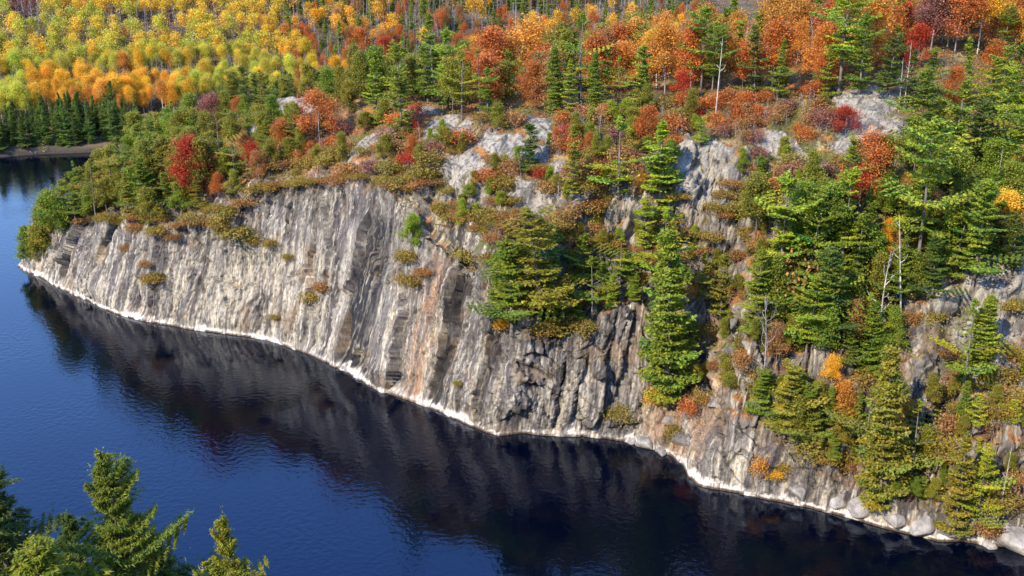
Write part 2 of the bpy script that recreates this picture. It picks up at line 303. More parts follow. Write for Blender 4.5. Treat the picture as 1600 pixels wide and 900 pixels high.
col = lerp3(col, (.075, .05, .03), (1 - sst(PZ, .12, .34)) * sst(fbm(AA * .8, AA * 0, 3, 92), .25, .5))
idx = np.arange(nrow * ncol).reshape(nrow, ncol)
def sheet(name, r0, r1, m):
    i = idx[r0:r1 + 1]; q = np.stack([i[:-1, :-1], i[:-1, 1:], i[1:, 1:], i[1:, :-1]], -1).reshape(-1, 4) - i[0, 0]
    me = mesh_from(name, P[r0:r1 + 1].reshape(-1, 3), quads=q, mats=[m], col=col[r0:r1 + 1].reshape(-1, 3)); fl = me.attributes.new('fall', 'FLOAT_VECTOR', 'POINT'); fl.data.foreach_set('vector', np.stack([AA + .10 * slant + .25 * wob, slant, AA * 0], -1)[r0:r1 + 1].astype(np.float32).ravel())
    ob = link(name, me); ob['kind'] = 'structure'; return ob
rs = 4 + 129 + 60
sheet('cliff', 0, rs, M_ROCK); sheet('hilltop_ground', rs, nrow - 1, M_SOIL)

# ================================================================ far hillside, near hillside, lake
F0 = on_water(0, 246)[:2]; F1 = on_water(125, 238)[:2]; fd = (F1 - F0) / np.linalg.norm(F1 - F0); fn = np.array([-fd[1], fd[0]])
def far_height(x, y):
    s = (x - F0[0]) * fn[0] + (y - F0[1]) * fn[1]; u = (x - F0[0]) * fd[0] + (y - F0[1]) * fd[1]
    s = s + 6 * (fbm(u / 22, s * 0, 2, 101) - .5)
    hump = 7 * sst(vn(s / 55 + .2, u / 160, 104), .2, .8)
    return np.where(s < 0, s * .5, 1.1 * sst(s, 0, 1.5) + .135 * s + (hump + 3 * (fbm(u / 25, s / 25, 3, 103) - .5)) * sst(s, 4, 40)), s, u
uu, ss = np.meshgrid(np.arange(-220, 520, 3.0), np.concatenate([np.arange(-6, 20, .6), np.arange(20, 420, 4.0)]))
X = F0[0] + fd[0] * uu + fn[0] * ss; Y = F0[1] + fd[1] * uu + fn[1] * ss
Zf, _, _ = far_height(X, Y); PF = np.stack([X, Y, Zf], -1)
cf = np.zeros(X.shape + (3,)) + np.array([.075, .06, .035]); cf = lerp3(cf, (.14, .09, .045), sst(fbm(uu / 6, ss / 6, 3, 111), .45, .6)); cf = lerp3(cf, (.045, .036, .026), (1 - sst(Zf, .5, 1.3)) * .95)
def grid_obj(name, PG, c, m):
    i = np.arange(PG.shape[0] * PG.shape[1]).reshape(PG.shape[:2]); q = np.stack([i[:-1, :-1], i[:-1, 1:], i[1:, 1:], i[1:, :-1]], -1).reshape(-1, 4)
    ob = link(name, mesh_from(name, PG.reshape(-1, 3), quads=q, mats=[m], col=c.reshape(-1, 3))); ob['kind'] = 'structure'; return ob, q
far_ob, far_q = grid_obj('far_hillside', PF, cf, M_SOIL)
xx, yy = np.meshgrid(np.arange(-160, 161, 1.6), np.arange(-90, 78, 1.2))
def near_height(x, y):
    sl = 57.8 - .86 * np.clip(y - 1.5, 0, 200) + .02 * np.clip(y, -100, 0)
    return sl + 2.2 * (fbm(x / 9, y / 9, 3, 121) - .5) * sst(np.hypot(x, y), 4, 14) - 1.2 * sst(np.abs(x), 2, 40) 
PN = np.stack([xx, yy, near_height(xx, yy)], -1)
cn = np.zeros(xx.shape + (3,)) + np.array([.10, .08, .04]); cn = lerp3(cn, (.34, .31, .28), sst(fbm(xx / 4, yy / 4, 4, 122), .48, .58)); cn = lerp3(cn, (.20, .10, .03), sst(fbm(xx / 3, yy / 3, 3, 123), .55, .65))
grid_obj('near_hillside', PN, cn, M_SOIL)
lake = link('lake', mesh_from('lake', [(-900, -700, 0), (900, -700, 0), (900, 900, 0), (-900, 900, 0)], quads=[(0, 1, 2, 3)], mats=[M_WATER])); lake['kind'] = 'structure'

# ---- ray casting on the terrain to stand things on it
i = idx[::2, ::2]; Pc = P.reshape(-1, 3); sub = Pc[i.ravel()]; ii = np.arange(i.size).reshape(i.shape)
qm = np.stack([ii[:-1, :-1], ii[:-1, 1:], ii[1:, 1:], ii[1:, :-1]], -1).reshape(-1, 4)
BVH = BVHTree.FromPolygons(np.concatenate([sub, PF.reshape(-1, 3)]).tolist(), np.concatenate([qm, far_q + len(sub)]).tolist())
def hit(px, py):
    d = Vector(ray(px, py)).normalized(); r = BVH.ray_cast(Vector(C0), d); return r[0], r[1]
def drop(x, y):
    r = BVH.ray_cast(Vector((x, y, 300)), Vector((0, 0, -1))); return r[0], r[1]

# ================================================================ plant builders (numpy)
class Geo:
    def __init__(s): s.v = []; s.q = []; s.t = []; s.n = 0
    def tube(s, pts, rad, k=5):
        pts = np.asarray(pts, float); m = len(pts); ang = np.arange(k) * 2 * math.pi / k
        dv = np.gradient(pts, axis=0); dv /= np.linalg.norm(dv, axis=1, keepdims=True) + 1e-9
        ref = np.where(np.abs(dv[:, 2:3]) > .9, np.array([[1., 0, 0]]), np.array([[0, 0, 1.]]))
        u = np.cross(dv, ref); u /= np.linalg.norm(u, axis=1, keepdims=True) + 1e-9; w = np.cross(dv, u)
        r = np.asarray(rad, float)[:, None, None]
        ring = pts[:, None] + r * (np.cos(ang)[None, :, None] * u[:, None] + np.sin(ang)[None, :, None] * w[:, None])
        i = np.arange(m * k).reshape(m, k) + s.n; j = np.roll(i, -1, 1)
        s.v.append(ring.reshape(-1, 3)); s.q.append(np.stack([i[:-1], j[:-1], j[1:], i[1:]], -1).reshape(-1, 4)); s.n += m * k
    def mesh(s, name, mats): return mesh_from(name, np.concatenate(s.v), quads=np.concatenate(s.q), mats=mats, smooth=True)
def leaf_quads(pos, size, up_bias, rg, aspect=1.6, axis=None):
    """small leaf faces at pos; up_bias pulls their normals upwards; axis gives them a long direction"""
    k = len(pos); nrm = rg.normal(size=(k, 3)); nrm[:, 2] = np.abs(nrm[:, 2]) + up_bias; nrm /= np.linalg.norm(nrm, axis=1, keepdims=True)
    ax = rg.normal(size=(k, 3)) if axis is None else axis + rg.normal(size=(k, 3)) * .45
    ax = ax - nrm * np.sum(ax * nrm, 1, keepdims=True); ax /= np.linalg.norm(ax, axis=1, keepdims=True) + 1e-9
    bx = np.cross(nrm, ax); sz = np.broadcast_to(size, (k,)) * rg.uniform(.7, 1.35, k); L = ax * (sz * aspect)[:, None] * .5; W = bx * sz[:, None] * .5
    return np.stack([pos - L, pos + W - L * .1, pos + L, pos - W - L * .1], 1)
def crown_mesh(name, quads, shade, m):
    v = quads.reshape(-1, 3); q = np.arange(len(v)).reshape(-1, 4); c = np.repeat(shade, 4, axis=0)
    return mesh_from(name, v, quads=q, mats=[m], col=c)
def tint(rg, k, hue=.18, val=.25):
    b = rg.uniform(1 - val, 1 + val, (k, 1)); h = rg.normal(size=(k, 1)) * hue
    return np.clip(b * np.concatenate([1 + h, 1 + .25 * h, 1 - .5 * h], 1), .1, 2.2)

def pine(seed, h=12., R=2.3, cs=.12, gap=.62, power=.85, ragged=.35, lift=(-.05, .75), dens=1.0, leaf=.20, flag=0., bark=M_BARK, aspect=1.9, mott=1.0):
    rg = np.random.default_rng(seed); g = Geo(); Q = []; S = []
    lean = rg.normal(size=2) * .035 * h
    def axis(z): f = z / h; return np.array([lean[0] * f * f, lean[1] * f * f, z])
    zs = np.linspace(-.4, h, 12); g.tube([axis(z) for z in zs], .012 * h * (1 - np.clip(zs, 0, h) / h) ** .9 + .012, 6)
    z = cs * h; z0 = z; ph_ = rg.uniform(0, 6)
    while z < h * .975:
        t = (z - z0) / (h - z0); r = R * ((1 - t) ** power * (.45 + .55 * min(1, t / .18 + .35)) + .05)
        r *= (1 - ragged * .5 + ragged * rg.uniform(0, 1)) * (1 + .30 * ragged * math.sin(z * 1.7 + seed) + .25 * ragged * math.sin(z * .8 + seed * 2.1))
        if rg.uniform() < .22 * ragged and t < .8: z += gap * .8; continue
        nb = int(rg.integers(4, 7)); 
        for k in range(nb):
            az = ph_ + k * 2 * math.pi / nb + rg.normal() * .25; L = r * rg.uniform(1 - 1.25 * ragged, 1.0 + .45 * ragged) * (1 + flag * math.cos(az)) * (1 + .28 * math.cos(az - 1.1 * seed) * math.sin(1.1 * z + seed)); el = lift[0] + (lift[1] - lift[0]) * t ** 1.3 + rg.normal() * .10
            if L < .12: continue
            d = np.array([math.cos(az) * math.cos(el), math.sin(az) * math.cos(el), math.sin(el)]); side = np.array([-math.sin(az), math.cos(az), 0]); base = axis(z + rg.normal() * .12)
            f = np.linspace(0, 1, 4); bp_ = base + np.outer(f * L, d) + np.outer(.16 * L * f * f, [0, 0, 1.]); g.tube(bp_, .014 * h * (.35 - .2 * t) * (1 - .75 * f) + .006, 3)
            m = int((14 + 34 * L) * dens); u = np.sqrt(rg.uniform(.06, 1, m)); lat = rg.normal(size=m) * (.26 * L + .07) * np.sin(np.clip(u * 2.6, 0, 3.14) * .95 + .25)
            # tufts gathered on side twigs
            u = np.round(u * 7 + rg.uniform(-.25, .25, m)) / 7
            pos = base + np.outer(u * L, d) + np.outer(.16 * L * u * u, [0, 0, 1.]) + lat[:, None] * side + rg.normal(size=(m, 3)) * [.05, .05, .055] + np.array([0, 0, .03])
            axd = d[None] * .8 + np.sign(lat)[:, None] * side * .7
            Q.append(leaf_quads(pos, leaf * (1 - .25 * t), 1.1, rg, aspect, axd)); S.append(tint(rg, m, .14, .22) * tint(rg, 1, .16 * mott, .25 * mott))
        z += gap * rg.uniform(.45, 1.5) * (1 - .45 * t); ph_ += rg.uniform(.4, 1.2)
    m = int(60 * dens); pos = axis(h * .97) + rg.normal(size=(m, 3)) * [.12, .12, .30]; Q.append(leaf_quads(pos, leaf * .8, .5, rg, 2.0)); S.append(tint(rg, m))
    return g.mesh('trunk', [bark]), crown_mesh('crown', np.concatenate(Q), np.concatenate(S), M_NEEDLE), h

def grow(g, rg, p0, d0, L, r, depth, ends, spread=.55, up=.25, kids=(3, 5), k=5, bend=.12):
    n_ = 4; pts = [np.array(p0, float)]; d = np.array(d0, float)
    for i_ in range(n_):
        d = d + rg.normal(size=3) * bend + np.array([0, 0, up * .25]); d /= np.linalg.norm(d); pts.append(pts[-1] + d * L / n_)
    f = np.linspace(0, 1, n_ + 1); g.tube(pts, r * (1 - .55 * f), max(3, k))
    if depth == 0: ends.append(pts[-1]); ends.append(pts[-2]); return
    for j in range(int(rg.integers(kids[0], kids[1] + 1))):
        t = rg.uniform(.35, 1.0) if j else 1.0; b = pts[0] + (pts[-1] - pts[0]) * t; i_ = min(n_ - 1, int(t * n_)); b = pts[i_] + (pts[i_ + 1] - pts[i_]) * (t * n_ - i_)
        dd = d + rg.normal(size=3) * spread + np.array([0, 0, up]); dd /= np.linalg.norm(dd)
        grow(g, rg, b, dd, L * rg.uniform(.5, .72), r * (.40 if j else .48), depth - 1, ends, spread, up, kids, k - 1, bend)
def leafy(seed, h=9., R=2.2, cb=.35, bark=M_GREYBARK, leaf=.20, per=34, clump=.42, depth=2, limbs=9, spread=.6, tops=1.0):
    rg = np.random.default_rng(seed); g = Geo(); ends = []
    lean = rg.normal(size=2) * .03 * h; zs = np.linspace(-.3, h * .93, 9); ax = lambda z: np.array([lean[0] * (z / h) ** 2 + .04 * math.sin(z * 1.3 + seed), lean[1] * (z / h) ** 2 + .04 * math.cos(z * 1.1 + seed), z])
    g.tube([ax(z) for z in zs], .011 * h * (1 - np.clip(zs, 0, h) / h * .85) + .01, 6)
    for j in range(limbs):
        t = (j + rg.uniform(0, .8)) / limbs; z = h * (cb + (.9 - cb) * t); az = j * 2.4 + rg.normal() * .4; el = .35 + .7 * t
        Lr = R * (1 - .65 * t) * (.6 + .4 * min(1, t * 4 + .4)) * rg.uniform(.65, 1.1)
        grow(g, rg, ax(z), (math.cos(az) * math.cos(el), math.sin(az) * math.cos(el), math.sin(el)), Lr * .75, .0045 * h * (1 - .6 * t), depth, ends, spread, .22, (2, 3), 4)
    ends.append(ax(h * .95)); ends.append(ax(h * .88))
    Q = []; S = []
    for e in ends:
        m = int(per * rg.uniform(.4, 1.5)); pos = e + rg.normal(size=(m, 3)) * clump * np.array([1, 1, .75]) * rg.uniform(.6, 1.15)
        Q.append(leaf_quads(pos, leaf, .55, rg, 1.3)); S.append(tint(rg, m, .12, .22) * tint(rg, 1, .17, .3))
    return g.mesh('trunk', [bark]), crown_mesh('crown', np.concatenate(Q), np.concatenate(S), M_LEAF), h
def snag(seed, h, R, bark, n_limbs, depth, cb, thick):
    rg = np.random.default_rng(seed); g = Geo(); lean = rg.normal(size=2) * .05 * h; zs = np.linspace(-.3, h, 10); ax = lambda z: np.array([lean[0] * (z / h) ** 2, lean[1] * (z / h) ** 2, z]); limbs = []
    g.tube([ax(z) for z in zs], thick * (.011 * h * (1 - np.clip(zs, 0, h) / h * .92) + .008), 6)
    for j in range(n_limbs):
        t = (j + rg.uniform(0, .9)) / n_limbs; az = j * 2.4 + rg.normal() * .5; el = .25 + .8 * t; b = Geo()
        grow(b, rg, ax(h * (cb + (.96 - cb) * t)), (math.cos(az) * math.cos(el), math.sin(az) * math.cos(el), math.sin(el)), R * (1 - .6 * t) * rg.uniform(.5, 1.1), thick * .005 * h, depth, [], .6, .2, (2, 4), 4, .2); limbs.append(b.mesh('limb', [bark]))
    return g.mesh('trunk', [bark]), limbs, h
def bare(seed, h=8., R=1.6, bark=M_GREYBARK, limbs=12, depth=2, cb=.25, thick=1.0):
    rg = np.random.default_rng(seed); g = Geo(); ends = []; br = Geo()
    lean = rg.normal(size=2) * .06 * h; zs = np.linspace(-.3, h, 10); ax = lambda z: np.array([lean[0] * (z / h) ** 2, lean[1] * (z / h) ** 2, z])
    g.tube([ax(z) for z in zs], thick * (.011 * h * (1 - np.clip(zs, 0, h) / h * .92) + .008), 6)
    br.tube([ax(z) for z in zs[2:]], thick * .6 * (.011 * h * (1 - zs[2:] / h * .92) + .008), 4)
    for j in range(limbs):
        t = (j + rg.uniform(0, .9)) / limbs; z = h * (cb + (.96 - cb) * t); az = j * 2.4 + rg.normal() * .5; el = .25 + .8 * t
        grow(br, rg, ax(z), (math.cos(az) * math.cos(el), math.sin(az) * math.cos(el), math.sin(el)), R * (1 - .6 * t) * rg.uniform(.5, 1.1), thick * .004 * h, depth, ends, .6, .2, (3, 4), 4, .2)
    return g.mesh('trunk', [bark]), br.mesh('branches', [bark]), h
def shrub(seed, h=1.6, R=1.1, leaf=.115, n=1250, stems=20, flat=1.0):
    rg = np.random.default_rng(seed); g = Geo(); Q = []; S = []
    for j in range(stems * 2):
        az = rg.uniform(0, 6.28); rr = R * math.sqrt(rg.uniform(0, 1)) * .85; top = np.array([rr * math.cos(az), rr * math.sin(az), h * (1 - .55 * (rr / R) ** 2) * rg.uniform(.65, 1.1)])
        if j < stems: g.tube([np.array([.15 * rr * math.cos(az), .15 * rr * math.sin(az), -.15]), top * [.6, .6, .5], top], [.03, .02, .008], 4)
        m = int(n / stems / 2 * rg.uniform(.5, 1.5)); pos = top + rg.normal(size=(m, 3)) * np.array([.28 * R, .28 * R, .20 * h]); pos[:, 2] = np.abs(pos[:, 2])
        Q.append(leaf_quads(pos, leaf, .6, rg, 1.3)); S.append(tint(rg, m, .12, .28) * tint(rg, 1, .10, .3))
    return g.mesh('stems', [M_GREYBARK]), crown_mesh('foliage', np.concatenate(Q), np.concatenate(S), M_LEAF), h

PROTO = {
 'pine': [pine(i, 12, [2.2, 2.0, 2.5, 2.1, 2.6, 1.9, 2.3, 2.2][i], [.12, .06, .20, .12, .28, .05, .16, .1][i], [.85, .75, 1.0, .8, 1.05, .75, .9, .85][i], [.55, .68, .45, .6, .42, .72, .5, .58][i], [.72, .6, .85, .7, .9, .6, .8, .75][i], (-.1, .65), 2.5, .155) for i in range(8)],
 'cedar': [leafy(15 + i, 8, [1.9, 2.3, 2.0, 1.7, 2.4][i], [.12, .2, .1, .15, .28][i], M_BARK, .15, 62, .42, 2, [15, 13, 16, 14, 13][i], .6) for i in range(5)],
 'spire': [pine(20 + i, 12, 2.1, .04, .55, .5, .3, (-.1, .7), 2.3, .165) for i in range(3)],
 'spruce': [pine(25 + i, 11, 2.3, .03, .55, .7, .5, (-.15, .7), 1.3, .21) for i in range(3)],
 'tallpine': [pine(30 + i, 14, 3.0, .34, 1.0, .42, .75, (-.05, .5), 2.4, .17) for i in range(3)],
 'maple': [leafy(40 + i, 7, [2.5, 2.1, 2.8, 2.3][i], [.2, .12, .25, .16][i], M_GREYBARK, .13, 56, .55, 2, 12, .85) for i in range(4)],
 'aspen': [leafy(50 + i, 10, [2.6, 2.2, 2.9, 2.4, 2.0][i], [.42, .5, .45, .38, .52][i], M_PALE, .145, 70, .80, 2, [13, 11, 14, 15, 10][i], .85) for i in range(5)],
 'bare': [bare(60 + i) for i in range(4)],
 'shrub': [shrub(70 + i) for i in range(5)],
 'heath': [shrub(80 + i, .75, 1.35, .105, 2300, 10) for i in range(4)],
}
PART = {'bare': ('trunk', 'branches'), 'shrub': ('stems', 'foliage'), 'heath': ('stems', 'foliage')}
THINGS = []      # every plant: root, kind, pixel, tint word ... labelled at the end
def plant(kind, loc, height, colour, rot=None, width=1.0, lean=(0, 0), name=None, word='', var=None, **extra):
    pr = PROTO[kind]; tr, cr, h0 = pr[rnd.randrange(len(pr)) if var is None else var]
    root = bpy.data.objects.new(name, None); root.empty_display_size = .5; COL.objects.link(root)
    s = height / h0; width = width * (1.22 if kind in ('pine', 'tallpine') else 1.0); root.location = loc; root.scale = (s * width, s * width, s); root.rotation_euler = (lean[0], lean[1], rnd.uniform(0, 6.283) if rot is None else rot)
    pn = PART.get(kind, ('trunk', 'crown'))
    a_ = bpy.data.objects.new(pn[0], tr); COL.objects.link(a_); a_.parent = root
    for me_ in (cr if isinstance(cr, list) else [cr]):
        b_ = bpy.data.objects.new('limb' if isinstance(cr, list) else pn[1], me_); COL.objects.link(b_); b_.parent = a_ if isinstance(cr, list) else root; b_.color = (*colour, 1)
    px, py = proj(np.array(loc)); THINGS.append(dict(root=root, kind=kind, name=name, px=px, py=py, h=height, word=word, **extra)); return root

# ---- colours (albedo) and the words that go with them
GREENS = {'bright green': (.265, .320, .026), 'olive green': (.255, .235, .030), 'dark green': (.120, .170, .026), 'yellow green': (.36, .36, .03), 'mid green': (.200, .255, .026)}
AUT = {'scarlet': (.45, .06, .022), 'orange red': (.48, .155, .032), 'orange': (.56, .25, .04), 'golden': (.72, .40, .03), 'yellow': (.70, .47, .04), 'lime yellow': (.50, .46, .05), 'rust brown': (.37, .19, .06), 'olive brown': (.30, .215, .04), 'maroon': (.30, .13, .085)}
NAMES = {'cedar': 'scrub_pine', 'spruce': 'spruce_tree', 'pine': 'pine_tree', 'spire': 'fir_tree', 'tallpine': 'pine_tree', 'maple': 'maple_tree', 'aspen': 'aspen_tree', 'bare': 'bare_tree', 'shrub': 'shrub', 'heath': 'heath_shrub'}
def jitter(c, a=.12):
    v = rnd.uniform(1 - a, 1 + a); return tuple(min(.9, x * v * rnd.uniform(1 - a * .5, 1 + a * .5)) for x in c)
def colour_of(w): return jitter(GREENS.get(w) or AUT.get(w) or (.3, .3, .3))
def stand(px, py): 
    p_, n_ = hit(px, py)
    return None if p_ is None else np.array(p_)
def at_px(kind, px, yb, yt, word, width=1.0, **k):
    """a plant whose foot is at photo (px, yb) on the ground and whose top reaches row yt"""
    p_ = stand(px, yb)
    if p_ is None: return
    r = ray(px, yt); hd = math.hypot(p_[0], p_[1]); top = CAM_H + r[2] / math.hypot(r[0], r[1]) * hd
    h = max(.5, top - p_[2]); return plant(kind, (p_[0], p_[1], p_[2] - .12), h, colour_of(word), width=width, name=k.pop('name', NAMES[kind]), word=word, **k)
USED = []
def clear_of(p_, d):
    for q in USED:
        if (q[0] - p_[0]) ** 2 + (q[1] - p_[1]) ** 2 < (d * q[2]) ** 2: return False
    return True
def inside(poly, x, y):
    c = False; j = len(poly) - 1
    for i_ in range(len(poly)):
        (x1, y1), (x2, y2) = poly[i_], poly[j]
        if (y1 > y) != (y2 > y) and x < (x2 - x1) * (y - y1) / (y2 - y1) + x1: c = not c
        j = i_
    return c
def fill(poly, n_, gap, mix, hr, width=(.85, 1.2), tries=30, **k):
    """scatter n plants over the ground seen inside poly; mix = [(weight, kind, word)]"""
    xs = [q[0] for q in poly]; ys = [q[1] for q in poly]; tot = sum(m[0] for m in mix); done = 0
    for _ in range(n_ * tries):
        if done >= n_: break
        x = rnd.uniform(min(xs), max(xs)); y = rnd.uniform(min(ys), max(ys))
        if not inside(poly, x, y): continue
        p_ = stand(x, y)
        if p_ is None or p_[2] < .3 or not clear_of(p_, gap): continue
        w = rnd.uniform(0, tot); 
        for m in mix:
            w -= m[0]
            if w <= 0: break
        hh = rnd.uniform(*hr) * (m[3] if len(m) > 3 else 1.0)
        plant(m[1], (p_[0], p_[1], p_[2] - .1), hh, colour_of(m[2]), width=rnd.uniform(*width), name=NAMES[m[1]], word=m[2], lean=(rnd.gauss(0, .03), rnd.gauss(0, .03)), **k)
        USED.append((p_[0], p_[1], 1.0)); done += 1

# ---- individually seen trees: kind, x, foot row, top row, colour[, width]
KEY = [
 ('pine',590,192,92,'bright green',1.15),('pine',628,215,70,'mid green',.9),('pine',700,172,45,'bright green',1.0),('pine',722,188,80,'bright green',1.0),('pine',672,150,20,'mid green',1.0),('pine',762,182,105,'mid green',1.1),
 ('pine',828,268,192,'dark green',1.5),('pine',905,165,18,'bright green',.95),('pine',890,178,92,'bright green',1.0),('pine',945,160,72,'mid green',1.0),('pine',1000,168,70,'bright green',1.3),('pine',895,300,196,'olive green',.9),
 ('pine',965,340,184,'bright green',1.35),('pine',1030,340,188,'bright green',1.3),('pine',1005,420,310,'yellow green',1.1),('pine',1035,470,330,'bright green',1.1),('spire',1042,622,360,'mid green',.95),
 ('pine',968,452,362,'bright green',1.1),('pine',912,452,368,'bright green',1.0),('pine',842,505,322,'olive green',1.3),('pine',800,518,380,'mid green',1.4),('pine',880,520,430,'olive green',1.4),('pine',925,500,400,'mid green',1.2),('pine',860,470,350,'mid green',1.2),('pine',775,470,395,'mid green',1.2),
 ('cedar',645,394,334,'bright green',1.0),('cedar',722,358,310,'bright green',.9),
 ('tallpine',1095,150,8,'bright green',.9),('tallpine',1112,152,40,'mid green',.9),('pine',1178,150,38,'dark green',1.15),('pine',1215,152,60,'mid green',1.0),('tallpine',1310,150,-40,'bright green',1.0),('pine',1342,148,20,'mid green',1.0),('pine',1385,152,50,'dark green',1.1),('pine',1290,155,70,'bright green',1.0),
 ('pine',1480,300,120,'mid green',1.0),('pine',1432,260,112,'mid green',1.0),('pine',1560,250,105,'bright green',1.0),('pine',1520,290,160,'dark green',1.1),('pine',1595,300,115,'mid green',1.0),
 ('pine',1215,470,270,'bright green',.95),('pine',1258,480,292,'mid green',.95),('pine',1312,440,262,'bright green',1.0),('pine',1180,520,385,'mid green',1.1),('tallpine',1256,580,430,'bright green',1.1),('pine',1330,500,330,'mid green',.9),('pine',1300,540,380,'dark green',1.0),
 ('tallpine',1430,440,180,'bright green',.85),('pine',1520,445,270,'mid green',1.0),('pine',1455,478,370,'dark green',1.1),('pine',1395,505,365,'mid green',.9),('pine',1490,440,300,'mid green',1.0),('pine',1580,430,330,'dark green',1.0),
 ('spire',1352,580,468,'mid green',1.1),('spire',1372,790,540,'olive green',.85),('pine',1420,770,620,'olive green',1.1),('pine',1345,740,600,'olive green',1.1),('pine',1500,640,462,'mid green',.9),('spire',1530,575,455,'bright green',1.2),('pine',1490,830,672,'olive green',.9),('pine',1525,815,700,'yellow green',.9),
 ('pine',1225,690,572,'olive green',1.2),('pine',1185,655,580,'mid green',1.3),('pine',1265,700,600,'mid green',1.1),('pine',1125,500,395,'olive green',1.0),('pine',1105,190,170,'bright green',1.0),('pine',1100,470,390,'olive green',1.0),('pine',1095,228,180,'bright green',1.2),
 ('pine',345,278,176,'olive green',1.0),('cedar',318,305,215,'olive green',1.0),('pine',368,290,200,'mid green',.95),('pine',252,310,212,'olive green',1.0),('pine',284,318,232,'mid green',.95),('cedar',425,275,215,'olive green',.9),('cedar',535,258,205,'olive green',.9),('cedar',602,262,208,'olive green',1.0),('pine',180,325,228,'olive green',1.0),('pine',220,335,240,'mid green',1.0),
 ('cedar',46,412,352,'mid green',1.1),('cedar',68,404,328,'olive green',1.1),('cedar',92,388,300,'mid green',1.0),('pine',118,345,262,'mid green',1.0),('cedar',60,408,368,'olive green',1.2),('pine',150,340,248,'olive green',1.0),('cedar',140,345,290,'mid green',1.1),
 ('maple',500,228,148,'orange red',1.2),('maple',442,240,188,'orange red',1.2),('maple',300,315,218,'scarlet',1.0),('maple',395,272,222,'scarlet',1.1),('maple',335,205,150,'maroon',1.2),('maple',215,300,255,'scarlet',1.2),('maple',255,270,225,'maroon',1.2),
 ('maple',770,150,48,'orange red',1.1),('maple',820,148,40,'orange',1.2),('maple',850,150,75,'orange red',1.2),('maple',745,140,60,'orange',1.1),('maple',1010,228,168,'orange red',1.2),('maple',1065,160,110,'scarlet',1.2),('maple',1320,215,168,'scarlet',1.3),
 ('maple',1352,322,215,'orange red',1.0),('maple',1340,345,270,'scarlet',1.0),('maple',1432,110,40,'scarlet',1.1),('maple',1548,130,62,'orange red',1.2),('maple',1250,90,0,'orange',1.2),('maple',1285,150,85,'orange red',1.0),('aspen',1588,310,232,'orange',1.0),('maple',1568,385,300,'yellow',1.1),('maple',1298,605,555,'golden',1.0),('maple',1312,665,598,'orange',1.0),
 ('maple',565,95,45,'orange red',1.2),('maple',602,108,60,'scarlet',1.2),('maple',545,120,75,'orange red',1.1),('maple',645,248,212,'orange red',1.1),('maple',870,232,200,'orange red',1.2),('maple',920,240,205,'orange red',1.0),('maple',1000,320,270,'orange',.8),('maple',1330,560,470,'rust brown',.8),
 ('shrub',1072,652,628,'orange red',.8),('shrub',1018,640,612,'golden',.6),('shrub',1240,480,400,'rust brown',.7),('shrub',968,660,638,'olive brown',1.2),('shrub',1186,748,718,'orange',.55),('shrub',1092,636,614,'olive brown',1.0),('shrub',1048,688,666,'olive brown',.9),
]
for kd, x, yb, yt, w, wd in KEY:
    ob = at_px(kd, x, yb, yt, w, wd, key=True)
    if ob: USED.append((ob.location.x, ob.location.y, .8))
# bleached dead trees
PROTO['snag'] = [snag(90, 8, 1.8, M_DEAD, 7, 1, .35, 1.2), snag(91, 8, .8, M_DEAD, 5, 1, .5, 1.1), snag(92, 8, 2.2, M_GREYBARK, 12, 2, .1, .9)]
PART['snag'] = ('trunk', 'branches'); NAMES['snag'] = 'dead_tree'
for x, yb, yt, v, ln, w, wd in [(1374,545,388,0,-.10,'white forked',1.0),(1408,505,330,1,-.13,'pale leaning',.8),(1118,180,55,1,.03,'pale straight',.8),(1412,172,62,1,.0,'pale slender',.7),(1404,176,88,1,-.03,'pale thin',.7),(1192,595,462,2,.05,'grey twiggy',1.0),(175,192,140,0,.05,'white small',1.0),(1558,820,690,1,0.02,'grey thin',.7),(1548,330,230,1,.05,'pale crooked',.7)]:
    p_ = stand(x, yb); at_px('snag', x, yb, yt, w, wd, var=v, lean=(0, ln), rot=0.0, key=True)
